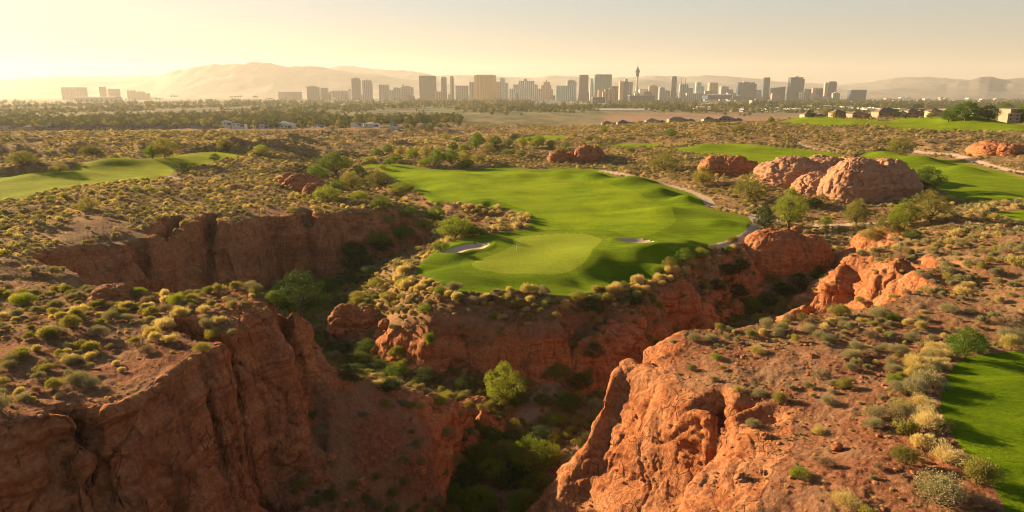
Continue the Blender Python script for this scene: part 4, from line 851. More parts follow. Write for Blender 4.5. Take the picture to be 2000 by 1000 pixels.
TREES = [(985,792,100,84,"lime2","bright green leafy tree at the foot of the plateau wall"), (1040,926,104,78,"lime","bright lime bush tree in the canyon bottom"), (588,612,110,84,"dark","dark green round tree in the shaded canyon behind the mesa"),
 (1885,702,74,56,"green","rounded bright green tree at the top of the tee lawn"), (1540,446,72,72,"lime2","bright green tree standing alone beside the cart path"), (1492,450,42,46,"dark","dark slim tree right beside the cart path bend"), (1672,440,50,46,"olive","olive tree on the path hollow below the big outcrop"),
 (1612,442,26,18,"green","small round tree beside the crossing path"), (1765,448,60,50,"lime","yellow green tree at the left of the thicket below the right fairway"), (1815,432,90,52,"open","wide feathery tree in the thicket below the right fairway"), (1740,455,60,30,"olive","low olive tree in front of the right thicket"),
 (1812,368,58,36,"dark","dark spreading tree on the edge of the right fairway"), (1760,302,56,30,"olive","rounded golden olive tree beyond the big outcrop"), (1464,392,70,52,"open","feathery olive tree between the cart path and big outcrop"), (1372,362,52,34,"olive","olive tree left of the small red outcrop"),
 (1296,334,64,36,"open","feathery pale tree behind the fairway mounds"), (888,466,92,46,"lime","bright green tree clump in the hollow left of the green"), (852,436,40,36,"green","darker tree in the hollow beside the bright clump"), (925,462,40,20,"green","low tree at the right of the hollow clump"),
 (700,530,80,46,"dark","dark tree at the back of the shaded canyon arm"), (748,495,50,30,"dark","dark tree between the plateau and the left cliff"), (655,345,80,46,"green","big round tree in the gully left of the fairway"), (618,352,44,30,"green2","tree at the left end of the gully clump"), (688,372,56,36,"olive","olive tree below the big gully tree"),
 (740,366,60,30,"olive","wide low olive tree on the gully bank"), (785,380,60,26,"lime","yellow green scrub tree at the fairway's left edge"), (640,392,60,30,"lime","lime scrub tree at the bend of the gully"), (322,309,64,34,"olive","broad olive tree standing behind the left fairway"), (298,310,30,22,"green","round tree left of the broad one behind the left fairway"), (438,294,34,20,"olive","olive tree at the head of the left fairway"),
 (510,302,34,18,"lime","bright tree at the far tip of the left fairway"), (45,320,52,20,"olive","low wide tree on the brush flat at far left"), (180,302,44,16,"olive","low wide tree in the middle of the left brush flat"), (115,336,36,14,"olive","scrubby tree behind the left fairway's near end"), (175,412,46,24,"open","pale feathery tree on the left mesa brush"), (357,338,36,20,"dark","dark bush tree on the left fairway's near edge"),
 (420,315,22,14,"dark","small dark tree on the left fairway's tip"), (1505,240,16,11,"green","small round tree at the left end of the high fairway"), (1790,224,26,18,"dark","dark round tree between the hilltop houses"), (1885,236,54,30,"green","largest tree on the right skyline"), (1852,238,30,22,"green2","tree leaning on the largest skyline tree"),
 (1930,236,34,26,"dark","dark tree in front of the cream hilltop house"), (1958,232,34,26,"green","tree left of the cream hilltop house"), (1990,238,34,24,"green2","tree cut by the right frame edge on the skyline"), (1612,228,24,16,"olive","round tree beside the tan hilltop house"), (1820,224,24,12,"dark","dark little skyline tree beside the largest one"),
 (1440,258,30,12,"olive","olive scrub tree on the far brush slope"), (1310,268,28,16,"green2","green scrub tree on the far brush slope"), (1650,342,34,20,"olive","scrub tree against the big outcrop"), (1180,262,16,18,"lime","bright little tree by the grey houses"), (1590,405,34,18,"green","shrubby tree at the foot of the big outcrop")]
for t in TREES: tree(*t)
K1 = ["green", "green2", "olive", "lime", "green", "open"]
BAND = [(735,306,30,16),(758,300,26,18),(781,302,24,16),(805,312,30,24),(772,318,34,18),(832,306,34,22),(852,322,44,30),(880,320,46,28),(908,314,34,20),(905,298,26,18),(930,292,40,30),(952,300,32,20),(968,290,30,24),(992,286,22,14),(1020,288,24,22),(1050,290,34,28),(1076,292,26,18),
        (870,272,22,12),(892,278,20,10),(932,274,24,16),(957,280,20,12),(830,326,30,18),(912,328,36,16),(935,318,34,18),(760,322,26,12),(1105,290,22,14),(1095,300,26,14),(990,302,26,12),(1018,305,26,12),(858,300,24,16),(885,296,24,18),(1035,276,16,8),(1122,268,18,8),(1230,298,24,12),(1150,276,18,10),(745,330,28,10),(700,345,36,22),(715,352,30,16),(670,322,30,16),(722,318,28,12)]
POSW = ["at the left end", "in the left part", "in the middle", "in the right part", "at the right end"]
for i, (u, v, a_, b_) in enumerate(BAND):
    k = K1[i % 6]; where = POSW[min(4, max(0, int((u-670)/116)))]
    size = "large" if a_ > 38 else "small" if a_ < 25 else "mid sized"
    tree(u, v, a_, b_, k, "%s %s tree %s of the tree band beyond the fairway" % (size, {"green": "round green", "green2": "open green", "olive": "olive", "lime": "yellow green", "open": "feathery olive"}[k], where), "%s %s trees %s of the tree band" % (size, k.replace("green2", "open green").replace("open", "feathery") if k != "green2" else "loose green", where))
# canyon floor thickets of dark small trees
TH_ = [(660,372,40,20),(700,392,44,20),(745,405,50,22),(800,425,46,22),(830,450,50,24),(790,470,60,28),(740,480,60,28),(860,490,44,20),(690,500,60,28),(760,440,40,18),(560,580,60,34),(600,560,60,30),(540,600,60,30),(670,600,50,24),(720,690,60,28),(690,740,70,30),(760,760,60,24),(1010,790,60,26),(1060,860,60,30),(1080,900,60,30),(1000,870,60,30),(960,930,70,36),(1050,960,70,34),(1110,800,60,30),(640,575,60,30),(680,560,60,30),(720,545,50,26),(615,600,60,30),(665,690,60,26),(700,715,60,30),(740,728,60,28),(650,665,50,24),(780,735,60,26),(830,745,60,28),(1090,740,60,30),(1130,760,60,30),(905,760,50,24),(940,905,80,44),(915,950,80,46),(985,900,70,40),(1010,945,80,40),(930,1000,90,50),(1020,1000,80,40),(890,985,70,40),(960,860,50,26),(1500,600,50,28),(1530,580,50,26),(1470,610,50,26),(1560,560,44,24),(1600,545,44,20),(1440,580,44,24),(1160,700,50,30),(1060,790,44,20)]
RIMB = [(1282,534,26,16,"lime"),(1306,524,34,22,"olive"),(1335,513,46,28,"green"),(1366,506,40,24,"lime"),(1392,498,34,20,"olive"),(1250,552,24,14,"lime"),(1216,562,26,14,"olive"),(1420,500,30,18,"green"),(1420,540,40,24,"dark"),(1400,570,36,24,"dark"),(1446,530,36,22,"dark"),(1160,612,70,36,"dark"),(1130,590,40,22,"olive"),(1240,596,44,26,"dark"),(1010,600,36,18,"olive"),(900,592,34,18,"olive"),(860,575,30,18,"lime"),(790,560,36,20,"lime"),(760,590,40,22,"olive"),(830,610,34,18,"lime"),(700,590,44,22,"olive"),(1070,600,34,18,"dark"),(955,590,30,16,"dark"),(735,560,36,18,"olive"),(1700,470,44,22,"olive"),(1780,470,40,20,"dark")]
for i, (u, v, a_, b_, k) in enumerate(RIMB):
    where = "on the plateau rim right of the putting green" if u > 1200 and u < 1600 else "on the upper right hillside" if u > 1600 else "on the plateau flank below the turf" if u > 850 else "on the slope left of the putting green"
    cn = {"dark": "dark green", "green": "mid green", "olive": "olive", "lime": "yellow green"}[k]
    tree(u, v, a_, b_, k, cn + " rounded bush " + where, cn + " rounded bushes " + where, "bush")
KC = {"dark": "dark green", "green": "mid green", "olive": "olive", "lime": "yellow green", "green2": "loose green"}
for i, (u, v, a_, b_) in enumerate(TH_):
    where = "in the gully between the left mesa and the fairway" if (u > 620 and v < 520) else "in the shaded canyon arm behind the left mesa" if (u < 700 and v < 620) else "at the foot of the plateau's left flank" if u < 860 and v < 800 else "in the right hand gorge below the dome rock" if u > 1400 else "under the plateau rock wall" if v < 850 else "in the thicket at the canyon bottom"
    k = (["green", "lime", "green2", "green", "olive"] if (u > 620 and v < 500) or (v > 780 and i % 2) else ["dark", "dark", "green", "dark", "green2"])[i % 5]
    tree(u, v, a_, b_, k, KC[k] + " bushy tree " + where, KC[k] + " bushy trees " + where, "bush")  # small bushy trees, kept under the bush name and category
# ------------------------------------------------------------------ rock outcrops
def rock_disp(Pv, Nv, amp):
    x, y, z = Pv[:, 0], Pv[:, 1], Pv[:, 2]; wz = z + 1.0*fbm(x, y, z, 10, 2, 61)
    s = max(amp, .2)
    d = 1.1*blocks(x/s, y/s, z/s, 7.5, 531, .6) + .3*blocks(x/s, y/s, z/s, 2.4, 541, 1.2) + .6*fbm(x/s, y/s, z/s, 6, 5, 62, True, .6) + .7*fbm(x/s, y/s, z*1.2/s, 2.2, 5, 63, False, .6)
    cr = np.abs(vnoise(x/s/5 + .3*vnoise(x/s/2, y/s/2, z/s/2, 70), y/s/5, z/s/22, 64)); d = d - 1.1*np.exp(-(cr/.05)**2)
    bed = np.tanh(2.6*(vnoise(x/50, y/50, wz/1.5/s, 66) + .5*vnoise(x/60, y/60, wz/.6/s, 65))); d = d + .40*bed - .45*np.exp(-(vnoise(x/40, y/40, wz/2.0/s, 68)/.06)**2)
    return Pv + Nv*(d*s)[:, None]
def outcrop(name, label, domes, cat="rock outcrop", amp=1.0, group=None, nseg=120, zoff=0, mt=None):
    """domes: u, v of the foot, width px, height px, depth ratio, squareness, lean"""
    VV = []; QQ = []; o = 0; first = None
    for (u, v, wpx, hpx, dr, sq) in domes:
        x, y, z = ground_at(u, v); d = math.sqrt(x*x+y*y+(CZ-z)**2); rx = .5*wpx/F*d; ry = rx*dr; h = hpx/F*d*1.05
        y += ry*.85; z = min(z, float(hz(x, y))) + zoff
        n1 = nseg; n2 = nseg//2; a = np.arange(n1)/n1*2*np.pi; b_ = np.linspace(-.6, np.pi/2, n2)[:, None]
        ca = np.sign(np.cos(a))*np.abs(np.cos(a))**sq; sa = np.sign(np.sin(a))*np.abs(np.sin(a))**sq; cb = np.abs(np.cos(b_))**(.5+.6*sq); sb = np.sign(np.sin(b_))*np.abs(np.sin(b_))**(.7+.3*sq)
        Pn = np.stack([x + rx*ca*cb, y + ry*sa*cb, z + h*sb + 0*ca], -1).reshape(-1, 3)
        Nn = np.stack([ca*cb/rx, sa*cb/ry, np.broadcast_to(sb/h, (n2, n1))], -1).reshape(-1, 3); Nn /= np.linalg.norm(Nn, axis=1, keepdims=True)+1e-9
        Pn = rock_disp(Pn, Nn, amp*min(1.0, h/5))
        g = np.arange(n1*n2).reshape(n2, n1); q_ = np.stack([g[:-1], np.roll(g[:-1], -1, 1), np.roll(g[1:], -1, 1), g[1:]], -1).reshape(-1, 4)
        VV.append(Pn); QQ.append(q_+o); o += len(Pn)
        if first is None: first = (x, y, z)
    Vv = np.concatenate(VV) - np.array(first); me = np_mesh(name, Vv, np.concatenate(QQ), mats=[mt or M_ROCK], smooth=True)
    ob = add_obj(name, me, first); tag(ob, label, cat, group); return ob
outcrop("rock_outcrop", "long pale sandstone outcrop with rounded domes beside the right fairway", [(1572,366,160,46,.8,1),(1632,360,150,44,.8,1),(1606,384,84,36,.9,1),(1648,394,76,46,.9,.9),(1694,396,120,70,.8,.8),(1752,390,120,62,.9,.9),(1700,350,180,34,.7,1),(1545,362,90,26,1,1)], nseg=170, mt=M_ROCKP, amp=.8)
outcrop("rock_outcrop", "dark red flat topped outcrop behind the cart path", [(1402,340,56,30,.9,.6),(1440,342,70,30,.9,.7),(1468,338,40,18,1,.8)], amp=.8)
outcrop("rock_outcrop", "small rounded red outcrop beyond the main fairway", [(1146,318,52,32,.9,.8),(1165,312,36,22,1,.8)], amp=.7)
outcrop("rock_outcrop", "low dark red ledge left of the small rounded outcrop", [(1092,318,44,22,.9,.7),(1118,316,40,16,.9,.7)], amp=.6)
outcrop("rock_outcrop", "smooth red dome split by a cleft above the right gorge", [(1528,536,150,70,.8,.9),(1590,532,96,58,.8,.9)], amp=.38, nseg=170)
outcrop("rock_outcrop", "dark red rock shoulder at the head of the left gully", [(585,372,76,30,.9,.7),(612,380,44,20,.9,.8),(562,362,44,18,.9,.8)], amp=.9)
outcrop("rock_outcrop", "layered red knob low on the plateau's left flank", [(672,662,76,52,.9,.8),(705,650,60,38,.9,.8)], amp=.7)
outcrop("rock_outcrop", "layered ledges under the plateau rim left of the right gorge", [(1330,602,84,36,.9,.5),(1300,596,50,26,.9,.6)], amp=.6)
outcrop("rock_outcrop", "rounded red buttress below the layered ledges", [(1372,634,80,46,.8,.9)], amp=.6)
outcrop("rock_outcrop", "pink rock ledge at the right frame edge", [(1968,298,70,16,1,.7),(1990,300,50,14,1,.7)], amp=.6)
outcrop("rock_outcrop", "flat red knob in the wash at the end of the spur", [(925,815,70,24,.9,.8)], amp=.5)
outcrop("rock_outcrop", "low red rock on the back rim of the left mesa", [(205,592,74,24,.8,.8)], amp=.5)
outcrop("rock_outcrop", "rounded red buttress in the middle of the plateau wall", [(1210,712,120,76,.7,.8)], amp=.8, nseg=150)
BO = [(1440,615,40,22),(880,850,30,14),(1010,780,20,10),(750,640,24,12),(640,905,26,14),(760,880,20,9),(700,950,24,12),(820,930,22,10),(575,830,24,14),(610,940,30,15),(1590,700,16,7),(1500,860,18,8),(1640,880,20,9),(1450,940,22,9),(1250,640,30,14),(800,590,22,10),(730,620,26,12),(1110,655,26,12),(985,690,24,10),(1340,540,22,10),(1560,455,24,10),(365,352,16,6)]
for i, (u, v, a_, b_) in enumerate(BO):
    w1 = "in the right gorge mouth" if u > 1380 and v < 660 else "on the near right slope" if u > 1380 else "on the shaded talus below the left mesa" if v > 800 and u < 900 else "on the plateau flank below the putting green" if v < 720 else "on the canyon floor"
    outcrop("boulder", ("large" if a_ > 28 else "small") + " red boulder " + w1, [(u, v, a_, b_, 1, .9)], "boulder", .25, ("large" if a_ > 28 else "small") + " red boulders " + w1, 40)
# ------------------------------------------------------------------ flag on the green
def flag():
    x, y, z = ground_at(1009, 490); t = add_obj("golf_flag", None, (x, y, z)); tag(t, "thin flagstick with a small pale flag on the putting green", "flag")
    v_, q_ = tubes([((0, 0, -.05), (0, 0, 2.25), .03, .022)], 8); m1, _, b1 = mat("flag_pole"); b1.inputs["Base Color"].default_value = (.85, .82, .75, 1)
    add_obj("pole", np_mesh("pole", v_, q_, mats=[m1]), (0, 0, 0), 0, 1.0, t)
    n = 12; g = [(0.02+.55*i/n, .05*math.sin(i*.7), 2.2-j*.4+.03*math.sin(i*.6)) for j in (0, 1) for i in range(n+1)]; g += [(a_, b_+.012, c_) for a_, b_, c_ in g]; k = n+1
    q_ = [(i, i+1, k+i+1, k+i) for i in range(n)] + [(2*k+i+1, 2*k+i, 3*k+i, 3*k+i+1) for i in range(n)] + [(i+1, i, 2*k+i, 2*k+i+1) for i in range(n)] + [(k+i, k+i+1, 3*k+i+1, 3*k+i) for i in range(n)] + [(0, k, 3*k, 2*k), (n, 2*k+n, 3*k+n, k+n)]
    m2, _, b2 = mat("flag_cloth"); b2.inputs["Base Color"].default_value = (.8, .77, .7, 1)
    add_obj("flag", np_mesh("flag", g, q_, mats=[m2], smooth=True), (0, 0, 0), .3, 1.0, t)
    a = np.arange(16)/16*6.283; ring = np.stack([.14*np.cos(a), .14*np.sin(a), 0*a+.012], -1); m3, _, b3 = mat("cup_shadow"); b3.inputs["Base Color"].default_value = (.06, .06, .05, 1)
    V_ = np.concatenate([ring, ring*[.8, .8, 1], ring*[.8, .8, 1]-[0, 0, .15], ring-[0, 0, .15]]); q_ = [[i+16*j, (i+1) % 16+16*j, (i+1) % 16+16*(j+1), i+16*(j+1)] for j in range(3) for i in range(16)]
    add_obj("cup", np_mesh("cup", V_, q_, mats=[m3]), (0, 0, 0), 0, 1.0, t)
flag()
# ------------------------------------------------------------------ mountains
def range_(name, label, prof, dist, depth, base=-80, seed=1, rough=.55):
    """prof: silhouette (u, v); a real ridge with depth, foothills and gullies"""
    us = np.linspace(prof[0][0], prof[-1][0], 420); vs = np.interp(us, [p[0] for p in prof], [p[1] for p in prof]); nd = 60
    az = np.arctan((us-1000)/F*1.0); dzv = (-F*SP + (500-vs)*CP); dyv = F*CP + (500-vs)*SP; yy = dist*np.cos(az*0+0)
    top = CZ + dist*dzv/dyv; top = np.maximum(top, base+5)
    hgt = top-base; t = np.linspace(0, 1, nd)
    X_ = np.empty((len(us), nd)); Y_ = np.empty_like(X_); Z_ = np.empty_like(X_)
    for j, tj in enumerate(t):
        y_ = dist - depth*.5 + depth*tj; x_ = (us-1000)/dyv*y_ ; X_[:, j] = x_; Y_[:, j] = y_
        prof_t = np.clip(1-abs(tj-.5)*2, 0, 1)
        Z_[:, j] = base + hgt*prof_t**1.15
    er = fbm(X_, Y_, None, 900, 5, seed, True)*.5 + .5
    k = (np.clip(1-np.abs(t-.5)*2, 0, 1))[None, :]
    Z_ = base + (Z_-base)*(1 - (1-k)*.75*(1-er)*rough) + (Z_-base)*.05*fbm(X_, Y_, None, 250, 3, seed+3)
    Z_[:, 0] = base-30; Z_[:, -1] = base-30; Z_[0] = np.minimum(Z_[0], base); Z_[-1] = np.minimum(Z_[-1], base)
    g = np.arange(X_.size).reshape(X_.shape); q_ = np.stack([g[:-1, :-1], g[1:, :-1], g[1:, 1:], g[:-1, 1:]], -1).reshape(-1, 4)
    me = np_mesh(name, np.stack([X_, Y_, Z_], -1).reshape(-1, 3), q_, mats=[M_MTN], smooth=True); o = add_obj(name, me, (0, 0, 0)); tag(o, label, kind="structure")
M_MTN = plain_mat("mountain_rock", (.17, .155, .15), (.26, .235, .21), .002, 30)
range_("mountains", "far hazy mountain range across the whole horizon", [(-500,165),(-200,158),(0,156),(60,149),(150,147),(300,147),(420,143),(560,140),(640,133),(680,126),(720,132),(760,136),(810,139),(850,147),(900,144),(940,147),(1000,150),(1040,151),(1075,147),(1110,147),(1170,152),(1240,149),(1280,146),(1330,148),(1400,146),(1440,149),(1500,156),(1560,161),(1640,164),(1700,160),(1730,154),(1770,150),(1810,149),(1850,151),(1900,157),(1980,160),(2100,158),(2400,164)], 16500, 4500, -70, 3)
range_("mountains", "broad golden ridge on the left horizon", [(-500,170),(-250,160),(0,157),(130,153),(230,158),(300,152),(330,141),(370,131),(420,125),(460,122),(490,121),(530,123),(565,130),(600,128),(640,132),(700,140),(800,154),(900,166),(1000,176),(1100,182)], 13000, 3600, -62, 8)
range_("mountains", "blue jagged hills at the right end of the horizon", [(1560,184),(1640,180),(1700,176),(1780,170),(1850,164),(1872,158),(1895,155),(1915,150),(1935,149),(1960,154),(1985,151),(2010,149),(2060,154),(2150,160),(2300,166),(2500,172)], 10500, 2600, -62, 15)
range_("mountains", "low grey green hills behind the middle of the skyline", [(950,184),(1050,176),(1120,170),(1200,160),(1260,154),(1320,160),(1400,164),(1480,166),(1600,170),(1700,178),(1800,184)], 13800, 2600, -64, 21)
# ------------------------------------------------------------------ city towers
def facade(name, c1, c2, rib=.0, gloss=.35, fl=1.0):
    m, nt, bs = mat(name); b = NB(nt); tc = b.n("ShaderNodeTexCoord"); s = b.n("ShaderNodeSeparateXYZ"); b.l(tc.outputs["Object"], s.inputs[0])
    hx = b.math('ADD', s.outputs[0], s.outputs[1])
    fz = b.ramp(b.math('FRACT', b.math('MULTIPLY', s.outputs[2], 1/(14.0*fl))), [(.38, 0), (.46, 1)])
    fx = b.ramp(b.math('FRACT', b.math('MULTIPLY', hx, 1/16.0)), [(.62, 0), (.7, 1)])
    vn = b.noise(b.vmul(tc.outputs["Object"], (.06, .06, .004)), 1, 3)
    col = b.mix(b.math('MULTIPLY', fz, .55), c1, c2); col = b.mix(b.math('MULTIPLY', fx, .75 if rib else .35), col, tuple(min(1, x*1.5+rib*.3) for x in c2))
    col = b.mix(b.ramp(vn, [(.4, .0), (.6, .3)]), col, tuple(x*.55 for x in c1))
    nt.links.new(col, bs.inputs["Base Color"]); bs.inputs["Roughness"].default_value = gloss; bs.inputs["Specular IOR Level"].default_value = .5; return m
FC = {"dark": facade("dark_glass", (.035, .05, .062), (.075, .095, .11)), "gold": facade("gold_glass", (.50, .27, .06), (.62, .36, .10), 0, .28), "teal": facade("teal_glass", (.06, .16, .15), (.09, .22, .20), 0, .2), "blue": facade("blue_glass", (.03, .07, .12), (.06, .12, .18), 0, .22),
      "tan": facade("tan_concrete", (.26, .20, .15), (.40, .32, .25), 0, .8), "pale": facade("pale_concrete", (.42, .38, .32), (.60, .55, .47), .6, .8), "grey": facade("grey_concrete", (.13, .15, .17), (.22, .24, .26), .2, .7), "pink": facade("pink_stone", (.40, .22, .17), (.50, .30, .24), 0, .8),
      "brown": facade("brown_stone", (.20, .12, .09), (.34, .24, .19), .5, .8), "cyan": facade("cyan_glass", (.13, .27, .30), (.24, .42, .45), .4, .2)}
M_ROOFG = plain_mat("roof_gravel", (.25, .23, .21), (.36, .33, .30), .2); M_WHITE = plain_mat("white_render", (.62, .60, .56), (.76, .73, .68), .3)
def zat(v, Y_): return CZ + Y_*(-F*SP + (500-v)*CP)/(F*CP + (500-v)*SP)
def box(x0, x1, y0, y1, z0, z1, tap=0.0):
    v_ = []
    for z, t in ((z0, 0), (z1, tap)):
        v_ += [(x0+t, y0+t, z), (x1-t, y0+t, z), (x1-t, y1-t, z), (x0+t, y1-t, z)]
    return np.array(v_, float), np.array([(0, 3, 2, 1), (4, 5, 6, 7), (0, 1, 5, 4), (1, 2, 6, 5), (2, 3, 7, 6), (3, 0, 4, 7)])
def boxes(lst):
    VV = []; QQ = []; o = 0
    for b_ in lst:
        v_, q_ = box(*b_); VV.append(v_); QQ.append(q_+o); o += 8
    return np.concatenate(VV), np.concatenate(QQ)
def tower(u0, u1, vt, c, label, D=6200, shape="box", name="tower", yaw=0, vb=None, group=None, top=None, dep=None):
    zb = float(hz((.5*(u0+u1)-1000)/F*D, D)) - 2 if vb is None else zat(vb, D)
    yv = F*CP + (500-180)*SP; s = D/yv; xc = (.5*(u0+u1)-1000)*s; w_ = (u1-u0)*s; H_ = zat(vt, D) - zb; dp = dep or max(26, min(w_*.6, 60)); m = FC[c]
    t = add_obj(name, None, (xc, D, zb), yaw); tag(t, label, "tower" if name == "tower" else "building", group)
    x0, x1 = -w_/2, w_/2; y0, y1 = -dp/2, dp/2
    def part(nm, bl, mm): add_obj(nm, np_mesh(nm, *boxes(bl), mats=[mm]), (0, 0, 0), 0, 1.0, t)
    if shape == "box":
        part("wall", [(x0, x1, y0, y1, 0, H_)], m); part("roof", [(x0+2, x1-2, y0+2, y1-2, H_, H_+3)], M_ROOFG)
    elif shape == "notch":
        part("wall", [(x0, x1-w_*.12, y0, y1, 0, H_), (x1-w_*.12, x1, y0+3, y1-3, 0, H_*.93)], m); part("roof", [(x0+w_*.3, x0+w_*.55, y0+5, y1-5, H_, H_+7)], M_ROOFG)
    elif shape == "lean":
        v_, q_ = box(x0, x1, y0, y1, 0, H_); v_[4, 2] -= H_*.12; v_[7, 2] -= H_*.12; add_obj("wall", np_mesh("wall", v_, q_, mats=[m]), (0, 0, 0), 0, 1.0, t); part("podium", [(x0-8, x1+8, y0-14, y0-.5, 0, 11)], M_ROOFG)
    elif shape == "flare":
        part("wall", [(x0+w_*.04, x1-w_*.04, y0, y1, H_*.35, H_)], m); v_, q_ = box(x0-w_*.05, x1+w_*.12, y0-8, y1+8, 0, H_*.35, w_*.08); add_obj("base", np_mesh("base", v_, q_, mats=[m]), (0, 0, 0), 0, 1.0, t); part("roof", [(x0+w_*.04-1, x1-w_*.04+1, y0-1, y1+1, H_, H_+4)], M_ROOFG)
    elif shape == "round":
        n = 28; a = np.arange(n)/n*2*np.pi; zs = np.array([0, H_*.9, H_*.96, H_]); ks = [1, 1, .93, .7]
        v_ = np.concatenate([np.stack([w_/2*k*np.cos(a), dp/2*k*np.sin(a), 0*a+z], -1) for z, k in zip(zs, ks)] + [np.array([[0, 0, H_+1]])]); q_ = [[i+n*j, (i+1) % n+n*j, (i+1) % n+n*(j+1), i+n*(j+1)] for j in range(3) for i in range(n)]
        add_obj("wall", np_mesh("wall", v_, q_, [[3*n+i, 3*n+(i+1) % n, 4*n] for i in range(n)], mats=[m]), (0, 0, 0), 0, 1.0, t)
    elif shape == "curved":
        n = 16; a = np.linspace(-1, 1, n); fr = np.stack([a*w_/2, y0 + dp*.6*a*a], -1); bk = fr + [0, dp*.8]; v_ = np.concatenate([np.column_stack([fr, 0*a]), np.column_stack([bk, 0*a]), np.column_stack([fr, 0*a+H_]), np.column_stack([bk, 0*a+H_+2])])
        q_ = []; 
        for i in range(n-1): q_ += [[i, i+1, 2*n+i+1, 2*n+i], [n+i+1, n+i, 3*n+i, 3*n+i+1], [2*n+i, 2*n+i+1, 3*n+i+1, 3*n+i]]
        q_ += [[n, 0, 2*n, 3*n], [n-1, 2*n-1, 4*n-1, 3*n-1]]
        add_obj("wall", np_mesh("wall", v_, q_, mats=[m]), (0, 0, 0), 0, 1.0, t); part("roof", [(x0+w_*.1, x1-w_*.1, dp*.32, dp*.4, H_-4, H_+5)], FC["dark"])
    elif shape == "step":
        part("wall", [(x0, x1, y0, y1, 0, H_*.62), (x0+w_*.12, x1-w_*.12, y0+2, y1-2, H_*.62, H_*.82), (x0+w_*.28, x1-w_*.22, y0+4, y1-4, H_*.82, H_)], m); part("roof", [(-w_*.05, w_*.05, -5, 5, H_, H_+H_*.1)], M_ROOFG); part("podium", [(x0-12, x1+12, y0-20, y0-.5, 0, 14)], FC["pale"])
    elif shape == "jag":
        k = 6; hs_ = [.72, .9, .86, .95, 1, .93]; part("wall", [(x0+w_*i/k+.3, x0+w_*(i+1)/k-.3, y0+(i % 2)*5, y1, 0, H_*hs_[i]) for i in range(k)], m); part("roof", [(x0+w_*.55, x0+w_*.62, -6, 6, H_*.95, H_*1.1)], M_ROOFG)
    elif shape == "twin":
        part("wall", [(x0, x0+w_*.6, y0, y1, 0, H_), (x0+w_*.6, x1, y0+4, y1+4, 0, H_*(top or .8))], m); part("roof", [(x0+w_*.15, x0+w_*.4, y0+5, y1-5, H_, H_+4)], M_ROOFG)
    elif shape == "horns":
        part("wall", [(x0, x0+w_*.62, y0, y1, 0, H_), (x0+w_*.62, x1, y0+4, y1+4, 0, H_*.8)], m); part("mast", [(x0+w_*.1, x0+w_*.15, -2, 2, H_, H_*1.42), (x0+w_*.4, x0+w_*.45, -2, 2, H_, H_*1.42)], M_ROOFG); part("roof", [(x0+3, x0+w_*.6, y0+3, y1-3, H_, H_+5)], FC["pale"])
    elif shape == "split":
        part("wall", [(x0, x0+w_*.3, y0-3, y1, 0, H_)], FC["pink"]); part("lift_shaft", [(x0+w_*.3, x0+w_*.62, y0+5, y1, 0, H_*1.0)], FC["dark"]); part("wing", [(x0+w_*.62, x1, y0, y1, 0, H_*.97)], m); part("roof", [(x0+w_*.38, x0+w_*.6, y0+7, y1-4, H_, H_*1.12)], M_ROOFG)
    return t
